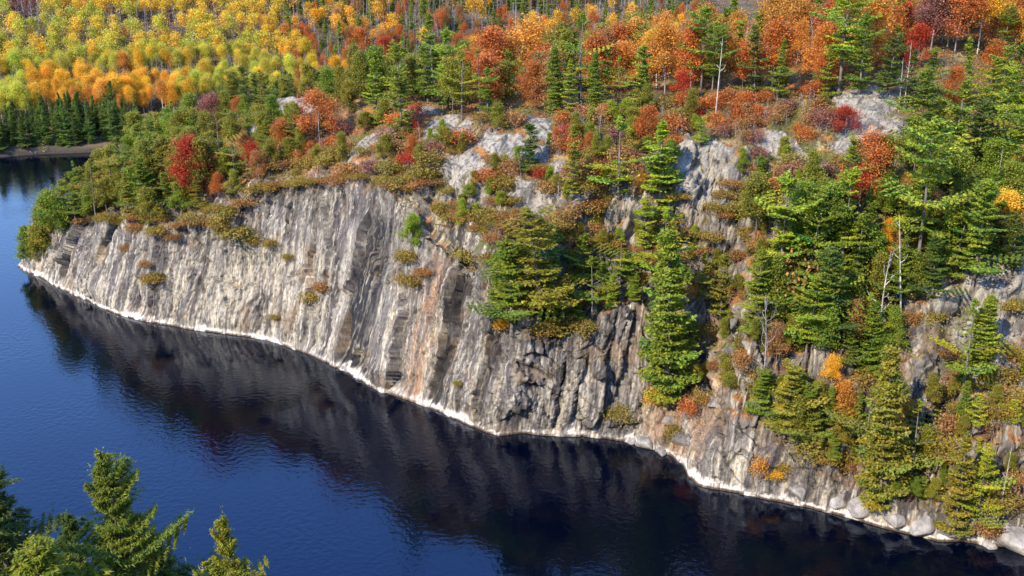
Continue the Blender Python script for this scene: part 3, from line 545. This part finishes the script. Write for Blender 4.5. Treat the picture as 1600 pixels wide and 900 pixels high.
# heath and low brush on the ledges of the face: x, row, width in px, colour
for x, y, wpx, w in [(240,440,34,'olive brown'),(228,415,22,'rust brown'),(370,368,70,'olive brown'),(345,355,40,'olive brown'),(395,380,36,'olive brown'),(490,470,46,'olive brown'),(505,455,36,'rust brown'),(425,385,28,'olive brown'),(450,405,22,'olive brown'),(430,497,16,'olive brown'),(640,408,46,'olive brown'),(640,445,42,'olive brown'),(662,430,30,'rust brown'),(735,405,60,'olive brown'),(770,412,44,'olive brown'),(690,330,36,'olive brown'),(790,512,36,'golden'),(715,600,16,'olive brown'),(785,290,50,'olive brown'),(630,290,60,'olive brown'),(660,275,50,'olive brown'),(610,270,50,'olive brown'),(480,262,50,'olive brown'),(440,262,60,'rust brown'),(400,300,44,'olive brown'),(520,255,50,'olive brown'),(860,300,50,'rust brown'),(920,330,50,'olive brown'),(880,345,50,'rust brown'),(800,350,50,'rust brown'),(760,345,50,'olive brown'),(1150,340,46,'olive brown'),(1170,370,40,'olive brown'),(910,520,50,'olive brown'),(940,470,40,'olive brown'),(1000,440,40,'olive brown'),(850,520,44,'olive brown'),(270,375,26,'rust brown'),(200,390,24,'rust brown'),(350,340,50,'olive brown'),(1580,485,40,'olive brown'),(1590,560,40,'olive brown'),(1560,650,46,'olive brown'),(1230,735,34,'olive brown'),(1290,720,40,'olive brown'),(1210,745,26,'golden'),(1460,500,40,'olive brown'),(1540,830,40,'rust brown'),(1480,560,36,'rust brown'),(300,350,40,'olive brown'),(1170,300,40,'olive brown'),(1140,460,40,'rust brown'),(1110,440,36,'rust brown'),(1160,560,34,'rust brown'),(1140,600,34,'olive brown'),(1420,500,36,'rust brown')]:
    p_ = stand(x, y)
    if p_ is None: continue
    dist = math.hypot(p_[0], p_[1], CAM_H - p_[2]); wm = wpx / FOCAL * dist; h = min(1.3, .36 * wm)
    plant('heath', (p_[0], p_[1], p_[2] - .15), h, colour_of(w), width=(wm / 2.9) / (h / .75), name='heath_shrub', word=w, key=True)
    USED.append((p_[0], p_[1], .4))

# ================================================================ scattered woods and brush
OUT_AE = [(find_vertex(o_[0], o_[1]), o_[2], o_[3]) for o_ in OUT]
def on_slab(p_, f=1.05):
    a, b = to_ab(p_); e = b - shore_b(a); return any(((a - c[0]) / ra) ** 2 + ((e - c[1]) / re) ** 2 < f for c, ra, re in OUT_AE)
_stand = stand
def stand(px, py):
    p_ = _stand(px, py); return None if p_ is None or on_slab(p_) else p_
def seen(p_, h):
    for f in (.95, .6):
        t = Vector((p_[0], p_[1], p_[2] + h * f)); d = t - Vector(C0); r = BVH.ray_cast(Vector(C0), d.normalized(), d.length - .3)
        if r[0] is None: return True
    return False
def fill_top(a0, a1, e0, e1, n_, gap, mix, hr, width=(.85, 1.2)):
    """scatter along the crest: a = metres along the cliff, e = metres behind the crest line"""
    tot = sum(m[0] for m in mix); done = 0
    for _ in range(n_ * 25):
        if done >= n_: break
        a = rnd.uniform(a0, a1); e = rnd.uniform(e0, e1) + np.interp(a, A, E3); b = e + shore_b(a); x, y = a * TT[0] + b * NN[0], a * TT[1] + b * NN[1]
        p_, _n = drop(x, y)
        if p_ is None: continue
        p_ = np.array(p_)
        if not clear_of(p_, gap) or on_slab(p_): continue
        w = rnd.uniform(0, tot)
        for m in mix:
            w -= m[0]
            if w <= 0: break
        hh = rnd.uniform(*hr) * (m[3] if len(m) > 3 else 1.0); tx, ty = proj(p_ + [0, 0, hh])
        if ty > 250 or proj(p_)[1] < -14 or ty < -160 or tx < -40 or tx > 1640 or not seen(p_, hh): continue
        plant(m[1], (p_[0], p_[1], p_[2] - .1), hh, colour_of(m[2]), width=rnd.uniform(*width), name=NAMES[m[1]], word=m[2], lean=(rnd.gauss(0, .03), rnd.gauss(0, .03)))
        USED.append((p_[0], p_[1], 1.0)); done += 1
OL = [(5, 'cedar', 'olive green'), (3, 'pine', 'mid green'), (2, 'pine', 'olive green'), (2, 'cedar', 'mid green')]
fill([(48,404),(108,338),(190,345),(250,355),(330,330),(300,200),(200,238),(130,290),(85,345)], 80, 1.9, OL + [(.5, 'maple', 'rust brown', .7)], (4.5, 7.5), (.95, 1.3))
fill([(200,240),(430,168),(480,215),(430,285),(330,325),(250,310)], 44, 1.9, OL + [(1.6, 'maple', 'orange red', .7), (1, 'maple', 'rust brown', .7), (1, 'bare', 'grey', .7)], (3.0, 6.0), (.9, 1.3))
fill_top(-150, -104, -4, 14, 44, 2.4, OL + [(2, 'pine', 'dark green'), (.5, 'maple', 'maroon', .7)], (5.0, 8.5))
fill_top(-106, -84, 0, 55, 52, 3.0, OL + [(1.6, 'maple', 'orange red'), (1.5, 'pine', 'yellow green'), (1, 'aspen', 'yellow'), (1, 'bare', 'grey')], (6.0, 9.5))
fill_top(-84, -58, 2, 60, 62, 2.9, [(4, 'pine', 'bright green'), (4, 'spire', 'mid green'), (2.4, 'maple', 'orange'), (2.4, 'maple', 'orange red'), (1, 'pine', 'olive green'), (1, 'maple', 'rust brown'), (1.4, 'bare', 'grey'), (.8, 'aspen', 'golden')], (6.0, 9.5))
fill_top(-58, -38, 3, 60, 46, 2.9, [(4, 'pine', 'bright green'), (4, 'spire', 'mid green'), (2.4, 'maple', 'orange'), (2, 'maple', 'orange red'), (1, 'maple', 'scarlet'), (1.4, 'bare', 'grey'), (1, 'maple', 'rust brown')], (6.0, 10.0))
fill_top(-38, -5, 22, 75, 46, 3.0, [(2.4, 'aspen', 'orange'), (1.4, 'aspen', 'golden'), (2, 'bare', 'grey', 1.1), (2.4, 'maple', 'orange red'), (1, 'maple', 'maroon'), (1.4, 'pine', 'mid green'), (1.5, 'snag', 'pale', .9)], (7.0, 10.5))
fill([(1405,150),(1600,170),(1600,270),(1420,245)], 22, 2.6, [(4, 'pine', 'mid green'), (3, 'pine', 'bright green'), (2, 'pine', 'dark green'), (.8, 'maple', 'orange red', .7)], (6.0, 9.0))
fill([(1175,320),(1330,310),(1400,310),(1440,265),(1600,270),(1600,430),(1440,430),(1400,520),(1330,580),(1190,560)], 64, 1.9, [(3, 'pine', 'mid green'), (3, 'pine', 'bright green'), (2, 'cedar', 'olive green'), (2, 'cedar', 'mid green'), (1, 'pine', 'dark green'), (1.0, 'maple', 'rust brown', .5), (.6, 'maple', 'golden', .5)], (4.5, 8.5))
fill([(1155,610),(1330,570),(1440,680),(1440,780),(1330,745),(1220,700)], 36, 1.4, [(4, 'cedar', 'olive green'), (3, 'pine', 'mid green'), (1, 'maple', 'orange', .6), (1.4, 'shrub', 'olive brown', .4)], (2.6, 5.5), (1.0, 1.4))
fill([(1440,610),(1600,570),(1600,800),(1480,800)], 30, 1.4, [(4, 'cedar', 'olive green'), (1, 'pine', 'yellow green'), (2, 'shrub', 'rust brown', .5), (2, 'shrub', 'olive brown', .5)], (1.8, 4.0), (1.0, 1.4))
fill([(760,400),(1000,440),(1010,470),(940,480),(890,530),(800,510)], 20, 1.3, [(4, 'pine', 'mid green'), (4, 'pine', 'olive green'), (1, 'pine', 'bright green'), (2, 'shrub', 'olive brown', .5), (1, 'shrub', 'rust brown', .5)], (2.2, 4.2), (1.1, 1.5))
BR = [(3, 'shrub', 'rust brown'), (2, 'shrub', 'olive brown'), (1.6, 'shrub', 'orange red'), (1, 'shrub', 'maroon'), (.7, 'shrub', 'scarlet'), (2.0, 'cedar', 'olive green', 1.9), (1.2, 'cedar', 'bright green', 1.8), (2, 'bare', 'grey', 1.5)]
fill([(430,255),(480,200),(600,190),(660,180),(770,195),(700,270),(560,270)], 52, 1.3, BR, (1.2, 2.2), (.9, 1.4))
fill([(700,270),(780,200),(900,190),(1050,165),(1120,165),(1060,240),(1040,330),(880,330),(780,300)], 70, 1.3, BR, (1.2, 2.2), (.9, 1.4))
fill([(1110,160),(1320,150),(1310,215),(1230,225),(1150,235),(1110,200)], 46, 1.1, [(1.5, 'shrub', 'maroon'), (5, 'bare', 'grey', 1.4), (3, 'shrub', 'rust brown'), (1.5, 'shrub', 'orange red'), (.8, 'cedar', 'olive green', 1.6)], (1.2, 1.9), (.9, 1.4))
fill([(1130,240),(1300,262),(1320,270),(1300,290),(1250,320),(1180,330)], 18, 1.5, BR, (1.2, 2.2))
fill([(1060,420),(1180,400),(1180,620),(1090,640)], 26, 1.2, [(2, 'shrub', 'rust brown'), (2, 'shrub', 'olive brown'), (1, 'shrub', 'orange'), (3, 'cedar', 'olive green', 2.4)], (.8, 1.5))
fill([(1050,250),(1190,250),(1200,400),(1060,420)], 18, 1.2, [(2, 'heath', 'olive brown', .6), (2, 'heath', 'rust brown', .6), (2, 'cedar', 'olive green', 2)], (.9, 1.5))
fill([(400,300),(480,272),(560,262),(700,262),(720,300),(640,300),(560,290),(470,292)], 26, 1.3, [(4, 'heath', 'olive brown'), (2, 'heath', 'rust brown'), (1, 'shrub', 'olive brown', 1.6)], (.5, .9), (1.0, 1.5))
fill([(720,290),(1040,330),(1060,420),(900,380),(760,390),(700,350)], 50, 1.1, [(4, 'heath', 'olive brown'), (3, 'heath', 'rust brown'), (1.5, 'shrub', 'rust brown', 1.5), (2.5, 'cedar', 'olive green', 3.5), (1.5, 'cedar', 'bright green', 3)], (.5, .9), (1.0, 1.5))
fill([(110,345),(250,365),(340,338),(400,315),(330,320),(200,330)], 16, 1.2, [(4, 'heath', 'olive brown'), (2, 'heath', 'rust brown'), (1, 'cedar', 'olive green', 3)], (.5, .9), (1.0, 1.5))
fill([(300,190),(480,175),(430,280),(330,310)], 18, 1.6, [(2, 'shrub', 'scarlet'), (2, 'shrub', 'rust brown'), (1, 'shrub', 'olive brown')], (1.1, 1.8))

fill([(690,235),(880,230),(1060,290),(1200,255),(1190,420),(1040,420),(880,340),(720,320)], 75, 1.05, [(3, 'heath', 'olive brown', .5), (3, 'heath', 'rust brown', .5), (4, 'cedar', 'olive green', 2.0), (2, 'cedar', 'bright green', 1.8), (1.5, 'shrub', 'rust brown', .9)], (1.1, 1.9))
fill([(1170,330),(1400,320),(1600,290),(1600,440),(1440,440),(1420,540),(1340,620),(1190,600)], 40, 1.35, [(4, 'spire', 'mid green'), (2, 'spire', 'dark green'), (3, 'cedar', 'mid green'), (1, 'maple', 'rust brown', .6)], (3.5, 6.5), (.75, 1.0))
fill([(1200,640),(1600,600),(1600,790),(1440,790),(1330,760)], 40, 1.15, [(3, 'spire', 'mid green'), (4, 'cedar', 'olive green', .7), (2, 'cedar', 'mid green', .7), (1, 'shrub', 'rust brown', .35)], (2.5, 4.8), (.8, 1.1))

# ---- the far hillside across the channel
def far_kind(s, px):
    q = rnd.random()
    if s < 14: return ('spruce', 'dark green', (8.0, 11.5))
    if px > 455 + 90 * (rnd.random() - .5): return ('bare', 'grey', (7, 9)) if q < .34 else ('maple', 'orange red', (6, 8.5)) if q < .46 else ('maple', 'rust brown', (6, 8)) if q < .60 else ('spruce', 'mid green', (7, 10)) if q < .90 else ('aspen', 'golden', (8, 10))
    g = 2 * (fbm(np.array(px / 90.), np.array(s / 30.), 2, 7) - .5)
    if s < 46: w = 'lime yellow' if px < 45 else ('golden' if rnd.random() < .78 else 'orange') if px < 275 else 'lime yellow' if q < .4 else 'yellow'
    elif s < 92: w = ('lime yellow' if rnd.random() < .62 else 'yellow') if px + 150 * g < 330 else 'yellow'
    else: w = 'maroon' if px < 70 else 'yellow' if g > 0 else 'golden'
    if w == 'maroon': return ('maple', 'maroon', (6, 8)) if q < .75 else ('bare', 'grey', (7, 9))
    if q < .80: return ('aspen', w, (8.0, 10.5))
    if q < .93: return ('bare', 'grey', (7, 9))
    return ('aspen', 'orange', (7, 9)) if q < .97 else ('maple', 'maroon', (5, 7))
def in_gap(s, u):                                                   # clearings between the tiers, where stems show
    w = 14 * (float(fbm(np.array(u / 35.), np.array(.5), 2, 66)) - .5); t = s + w
    return 13 < t < 17 or 41 < t < 50 or 84 < t < 91
FAR = []; cells = {}
for _ in range(18000):
    s_ = .8 + 235 * rnd.random() ** 1.1; u = rnd.uniform(-40, 420)
    x = F0[0] + fd[0] * u + fn[0] * s_; y = F0[1] + fd[1] * u + fn[1] * s_
    gap = 1.6 if s_ < 60 else 1.9; ci, cj = int(x // 4), int(y // 4)
    if any((x - a) ** 2 + (y - b) ** 2 < gap * gap for di in (-1, 0, 1) for dj in (-1, 0, 1) for a, b in cells.get((ci + di, cj + dj), ())): continue
    px = 800 + FOCAL * x / (y * math.cos(PITCH) + 45 * math.sin(PITCH))
    if px < -60 or px > 1100: continue
    p_ = np.array([x, y, float(far_height(np.array(x), np.array(y))[0])]); px, py = proj(p_)
    if py < -45: continue
    kd, w, hr = far_kind(s_ + 5 * (rnd.random() - .5), px); h = rnd.uniform(*hr) * rnd.uniform(.75, 1.1)
    if in_gap(s_, u):
        if rnd.random() < .3: continue
        kd, w, h = ('bare', 'grey', rnd.uniform(6, 8.5)) if s_ > 20 else ('spruce', 'dark green', rnd.uniform(5, 8))
    if not seen(p_, h) or (s_ < 15 and px > 215): continue
    cells.setdefault((ci, cj), []).append((x, y)); FAR.append((s_, px, kd, w, h, p_))
FAR.sort(key=lambda f: f[0])
count = {}
stuff = []
for s, px, kd, w, h, p_ in FAR:
    count[kd] = count.get(kd, 0) + (proj(p_)[1] >= -10)
    if count[kd] > 270 or proj(p_)[1] < -10 or px < -25: stuff.append((kd, w, h, p_)); continue
    bandw = 'along the far shore' if s < 15 else 'in the front tier of the far wood' if s < 46 else 'in the middle tier of the far wood' if s < 88 else 'in the back tier of the far wood'
    plant(kd, (p_[0], p_[1], p_[2] - .15), h, jitter(colour_of(w), .16), width=rnd.uniform(.58, .9), name=NAMES[kd], word=w, far=bandw + ((' at the left edge' if px < 60 else ' beyond the channel' if px < 140 else ' behind the wooded point') if s < 15 else ' at the left edge' if px < 90 else ' above the spruce shore' if px < 190 else ' above the wooded point' if px < 290 else ' behind the left ridge' if px < 400 else ' behind the leftmost slab' if px < 470 else ' behind the ridge pines' if px < 560 else ' behind the mixed wood' if px < 680 else ' behind the orange grove'))
LOD = {'aspen': [leafy(150 + i, 10, 2.2, .45, M_PALE, .28, 14, .85, 1, 13, .8) for i in range(3)], 'maple': [leafy(155 + i, 7, 2.3, .2, M_GREYBARK, .38, 9, .6, 1, 12, .8) for i in range(2)], 'bare': [bare(160, 8, 1.6, M_GREYBARK, 10, 1)], 'spruce': [pine(165, 11, 2.2, .03, .7, .7, .5, (-.15, .7), .35, .4)], 'pine': [pine(166, 11, 2.2, .1, .8, .6, .6, (-.1, .7), .35, .4)]}
def bake(name, items, label):
    V, Qd, Cc, Mi = [], [], [], []; n0 = 0
    for kd, w, h, p_ in items:
        tr, cr, h0 = LOD[kd][rnd.randrange(len(LOD[kd]))]; c_ = np.array(colour_of(w)); ang = rnd.uniform(0, 6.28); ca, sa = math.cos(ang), math.sin(ang)
        for me, k_ in ((tr, 0), (cr, 1)):
            nv = len(me.vertices); co = np.empty(nv * 3, np.float32); me.vertices.foreach_get('co', co); co = co.reshape(-1, 3) * (h / h0)
            lp = np.empty(len(me.loops), np.int32); me.loops.foreach_get('vertex_index', lp); q_ = lp.reshape(-1, 4); cc = np.ones((nv, 3))
            if k_ == 1 and 'Col' in me.color_attributes:
                c4 = np.empty(nv * 4, np.float32); me.color_attributes['Col'].data.foreach_get('color', c4); cc = c4.reshape(-1, 4)[:, :3] * c_
                mi = 1
            else: mi = 0
            co = np.stack([co[:, 0] * ca - co[:, 1] * sa, co[:, 0] * sa + co[:, 1] * ca, co[:, 2]], 1) + p_
            V.append(co); Qd.append(q_ + n0); Cc.append(cc); Mi.append(np.full(len(q_), mi)); n0 += len(co)
    ob = link(name, mesh_from(name, np.concatenate(V), quads=np.concatenate(Qd), mats=[M_GREYBARK, M_LEAF], col=np.concatenate(Cc), midx=np.concatenate(Mi)))
    ob['kind'] = 'stuff'; ob['label'] = label; ob['category'] = 'woodland'; return ob
if stuff: bake('distant_wood', stuff, 'mass of yellow and grey treetops along the top of the far hillside')

# ---- undergrowth of the far wood
rg = np.random.default_rng(9); k_ = 9000; uo = rg.uniform(-30, 330, k_); so = 1 + 175 * rg.uniform(0, 1, k_) ** 1.1
xo = F0[0] + fd[0] * uo + fn[0] * so; yo = F0[1] + fd[1] * uo + fn[1] * so; zo = far_height(xo, yo)[0]
palu = np.array([(.26, .22, .20), (.30, .25, .06), (.40, .30, .05), (.16, .15, .04), (.32, .14, .07), (.22, .17, .18)]); pu = palu[rg.choice(6, k_, p=[.3, .2, .14, .14, .08, .14])]
m = 12; hh_ = np.repeat(rg.uniform(.5, 1.6, k_), m); pos = np.repeat(np.stack([xo, yo, zo], 1), m, 0) + rg.normal(size=(k_ * m, 3)) * [.6, .6, 0]; pos[:, 2] += hh_ * rg.uniform(.1, 1.2, k_ * m)
ob = link('undergrowth', crown_mesh('undergrowth', leaf_quads(pos, .32, .4, rg, 1.6), np.repeat(pu, m, 0) * tint(rg, len(pos)), M_LEAF)); ob['kind'] = 'stuff'; ob['label'] = 'grey and yellow undergrowth between the trees of the far wood'; ob['category'] = 'undergrowth'

# ---- low ground cover on the hilltop
rg = np.random.default_rng(5)
cand = np.flatnonzero((K_.ravel() > 1.3) & (vm.ravel() > .45) & (edge.ravel() > .9) & (P[..., 2].ravel() > 1.2) & (K_.ravel() < 3.5))
w8 = (np.gradient(E_, axis=0).ravel()[cand]); w8 = np.clip(w8, .01, 2); w8 /= w8.sum()
pick = rg.choice(cand, 15000, p=w8); ctr = P.reshape(-1, 3)[pick] + rg.normal(size=(len(pick), 3)) * [.2, .2, 0]
pal = np.array([AUT['rust brown'], AUT['olive brown'], AUT['maroon'], AUT['orange'], GREENS['olive green'], (.34, .26, .12)]); pc = pal[rg.choice(6, len(pick), p=[.3, .3, .12, .08, .1, .1])]
m = 7; pos = np.repeat(ctr, m, 0) + rg.normal(size=(len(ctr) * m, 3)) * [.26, .26, .12] + [0, 0, .16]
ob = link('ground_cover', crown_mesh('ground_cover', leaf_quads(pos, .20, .6, rg, 1.4), np.repeat(pc, m, 0) * tint(rg, len(pos)), M_LEAF)); ob['kind'] = 'stuff'; ob['label'] = 'low rust and olive brush covering the clifftop ground'; ob['category'] = 'ground cover'

# ================================================================ foreground pines on the near bank
PROTO['bankpine'] = [pine(101, 18, 4.2, .2, .7, .6, .5, (-.05, .5), 8.5, .085, .2, M_BARK, 4.5, .5), pine(102, 17, 3.9, .2, .7, .65, .5, (0, .6), 8.5, .085, -.1, M_BARK, 4.5, .5), pine(103, 11, 2.7, .25, .75, .5, .6, (.0, .5), 8.0, .085, 0., M_BARK, 4.5, .5)]
NAMES['bankpine'] = 'pine_tree'
def bank_pine(px, ytop, dist, word, var, label, width=1.0, rot=0., lean=(0, 0)):
    r = ray(px, ytop); k = dist / r[1]; x, y, zt = r[0] * k, dist, CAM_H + r[2] * k; zb = float(near_height(np.array(x), np.array(y)))
    plant('bankpine', (x, y, zb - .2), zt - zb, tuple(.74 * q_ for q_ in colour_of(word)), rot=rot, width=width, name='pine_tree', word=word, var=var, lean=lean, label=label)
bank_pine(176, 690, 57, 'mid green', 0, 'ragged olive pine rising from the bottom left edge, its top branches swept right', .68, 0.)
bank_pine(-8, 690, 54, 'dark green', 1, 'dark pine cut off by the left frame edge in the foreground', .95, 2.0)
bank_pine(356, 824, 50, 'yellow green', 2, 'small yellow green pine top standing alone at the bottom edge', .5, 2.2, (.0, .10))
bank_pine(232, 850, 60, 'dark green', 2, 'thin dark pine top just right of the ragged foreground pine', 1.0, 2.5)
bank_pine(40, 838, 52, 'bright green', 2, 'short bright pine top between the two big foreground pines', 1.0, .4)
bank_pine(98, 790, 62, 'dark green', 1, 'dark pine half hidden behind the ragged foreground pine', .7, 4)

# ================================================================ boulders
def boulder(seed, base=(.19, .17, .15), pale=False):
    import bmesh
    rg = np.random.default_rng(seed); bm = bmesh.new()
    for _ in range(15):
        d = rg.normal(size=3); d /= np.linalg.norm(d); bm.verts.new(tuple(d * rg.uniform(.75, 1.05) * [1, .8, .72]))
    r_ = bmesh.ops.convex_hull(bm, input=bm.verts); bmesh.ops.delete(bm, geom=[q for q in bm.verts if not q.link_faces], context='VERTS')
    bmesh.ops.bevel(bm, geom=bm.edges[:], offset=.05, segments=1, affect='EDGES'); bmesh.ops.triangulate(bm, faces=bm.faces[:]); bmesh.ops.subdivide_edges(bm, edges=bm.edges[:], cuts=1, use_grid_fill=True); bmesh.ops.triangulate(bm, faces=bm.faces[:])
    bm.verts.index_update(); bm.verts.ensure_lookup_table(); v = np.array([q.co[:] for q in bm.verts]); v += (fbm(v[:, 0] * 5 + 7, v[:, 1] * 5 + v[:, 2] * 4, 3, seed)[:, None] - .5) * .10
    tr = np.array([[q.index for q in f.verts] for f in bm.faces]); bm.free()
    c = np.zeros((len(v), 3)) + (np.array([.25, .225, .19]) if pale else np.array(base)); c *= (.40 + 1.2 * fbm(v[:, 0] * 4, v[:, 2] * 4 + v[:, 1] * 3, 3, seed + 3))[:, None]
    return mesh_from('boulder', v, tris=tr, mats=[M_BOULDER], col=c)
BO = [boulder(i) for i in range(5)]; BP = [boulder(10 + i, pale=True) for i in range(4)]
for x, y, wpx, pale, lab in [
 (1588,838,56,1,'large rounded pale boulder at the waterline by the right edge'),(1548,848,26,1,'small pale boulder left of the large one at the right edge'),(1440,818,46,1,'long bleached boulder on the white shoreline under the yellow green pines'),(1398,806,34,1,'bleached boulder on the shoreline left of the long one'),
 (1345,788,44,0,'grey upright block at the water below the tall lower fir'),(1308,780,34,1,'pale narrow block at the water right of the dark notch'),(1248,765,30,1,'pale boulder left of the dark notch in the right shoreline'),(138,458,14,1,'small white boulder at the waterline near the left point'),
 (1008,690,30,1,'flat pale rock at the foot of the talus by the water'),(1032,704,24,1,'pale rock next right of the flat one by the water'),(985,688,20,1,'little pale rock at the left end of the talus'),(1062,682,36,0,'grey rock in the orange brush above the shoreline bend'),(1046,655,28,0,'grey rock beside the orange red shrub'),
 (1098,612,46,0,'grey block right of the foot of the tall fir'),(1088,585,34,0,'grey block stacked above the one right of the tall fir'),(1120,630,30,0,'small grey block above the big sloping slab'),(1195,478,30,0,'grey rock under the slope pines right of the outcrop'),(1480,828,26,1,'small bleached boulder right of the long one'),
 (1140,460,24,0,'grey rock beside the rusty gully right of the outcrop')]:
    p_ = _stand(x, y)
    if p_ is None: continue
    dist = math.hypot(p_[0], p_[1], CAM_H - p_[2]); wm = wpx / FOCAL * dist / 2
    ob = link('boulder', (BP if pale else BO)[rnd.randrange(4)], None, (p_[0], p_[1], p_[2] - .22 * wm)); ob.scale = (wm * 1.35, wm * 1.35, wm * 1.2); ob.rotation_euler = (rnd.uniform(-.25, .25), rnd.uniform(-.25, .25), rnd.uniform(0, 6.28))
    ob['label'] = lab; ob['category'] = 'boulder'; ob['group'] = 'boulders on the cliff and shore'

# ================================================================ labels: what it is, and which one
ORD = ['first', 'second', 'third', 'fourth', 'fifth', 'sixth', 'seventh', 'eighth', 'ninth', 'tenth', 'eleventh', 'twelfth', 'thirteenth', 'fourteenth', 'fifteenth', 'sixteenth', 'seventeenth', 'eighteenth', 'nineteenth', 'twentieth']
REG = [(-99,110,200,999,'on the tip of the wooded point'),(110,205,200,999,'on the wooded point'),(205,430,240,999,'above the pale cliff'),(-99,300,-99,240,'on the left end of the ridge crest'),(300,430,-99,240,'on the ridge beside the left slabs'),
 (430,680,330,999,'on the streaked face left of centre'),(430,680,205,330,'above the dark streaked gully'),(430,560,-99,205,'behind the leftmost big slab'),(560,680,-99,205,'left of the orange grove'),
 (680,880,-99,120,'at the back of the orange grove'),(680,880,120,200,'at the front of the orange grove'),(880,1060,-99,120,'behind the pine clump at top centre'),(880,1060,120,200,'in the pine clump at top centre'),(680,860,200,370,'around the long white slab'),(860,1060,200,370,'right of the long white slab'),(680,1060,370,570,'on the mid cliff ledges'),(680,1150,570,999,'at the cliff foot beside the tall fir'),
 (1060,1200,-99,150,'above the brushy hollow'),(1200,1400,-99,150,'behind the upper right slab'),(1060,1200,150,245,'left in the brushy hollow'),(1200,1420,150,245,'right in the brushy hollow'),(1060,1190,245,570,'beside the broken outcrop'),(1190,1310,245,570,'left on the steep slope'),(1310,1430,245,570,'right on the steep slope'),
 (1400,1999,-99,110,'in the top right corner'),(1400,1999,110,300,'in the right edge pines'),(1400,1999,300,570,'above the right bluff'),(1150,1310,570,999,'above the big sloping slab'),(1310,1440,570,999,'around the tall lower right fir'),(1440,1999,570,999,'on the lower right bluff'),(-999,2999,-999,2999,'on the hillside')]
NOUN = {'cedar': 'scrub pine', 'spruce': 'spruce', 'pine': 'pine', 'spire': 'narrow fir', 'tallpine': 'bare stemmed pine', 'maple': 'maple', 'aspen': 'aspen', 'bare': 'leafless tree', 'snag': 'dead trunk', 'shrub': 'shrub', 'heath': 'heath cushion', 'bankpine': 'pine'}
CAT = {'cedar': 'scrub pine', 'spruce': 'spruce tree', 'pine': 'pine tree', 'spire': 'fir tree', 'tallpine': 'pine tree', 'maple': 'maple tree', 'aspen': 'aspen tree', 'bare': 'bare tree', 'snag': 'dead tree', 'shrub': 'shrub', 'heath': 'shrub', 'bankpine': 'pine tree'}
GRP = {'cedar': 'bushy scrub pines of the hill', 'spruce': 'spruces by the far shore', 'pine': 'green pines of the hill', 'spire': 'green pines of the hill', 'tallpine': 'green pines of the hill', 'maple': 'autumn maples of the hill', 'aspen': 'aspens of the hill', 'bare': 'leafless trees of the hill', 'snag': 'dead trees', 'shrub': 'brush on the clifftop', 'heath': 'heath on the ledges', 'bankpine': 'foreground pines'}
buck = {}
for t in THINGS:
    r = t['root']; r['category'] = CAT[t['kind']]; r['group'] = GRP[t['kind']]
    if t.get('label'): r['label'] = t['label']; continue
    if t.get('far'):
        r['label'] = '%s %s %s' % (t['word'], NOUN[t['kind']], t['far']); r['group'] = '%s %ss %s' % (t['word'], NOUN[t['kind']], t['far']); continue
    for x0, x1, y0, y1, w in REG:
        if x0 <= t['px'] < x1 and y0 <= t['py'] < y1: break
    buck.setdefault((t['word'], NOUN[t['kind']], w), []).append(t)
for (w, nn_, reg), ts in buck.items():
    ts.sort(key=lambda t: t['px'])
    for k, t in enumerate(ts):
        if len(ts) == 1: t['root']['label'] = '%s %s %s' % (w, nn_, reg)
        else: t['root']['label'] = '%s %s %s from the left %s' % (ORD[k] if k < len(ORD) else 'twenty-' + ORD[min(k - 20, 8)], w, nn_, reg)
print('plants', len(THINGS), {k: sum(t['kind'] == k for t in THINGS) for k in NOUN}, 'far stuff', len(stuff))
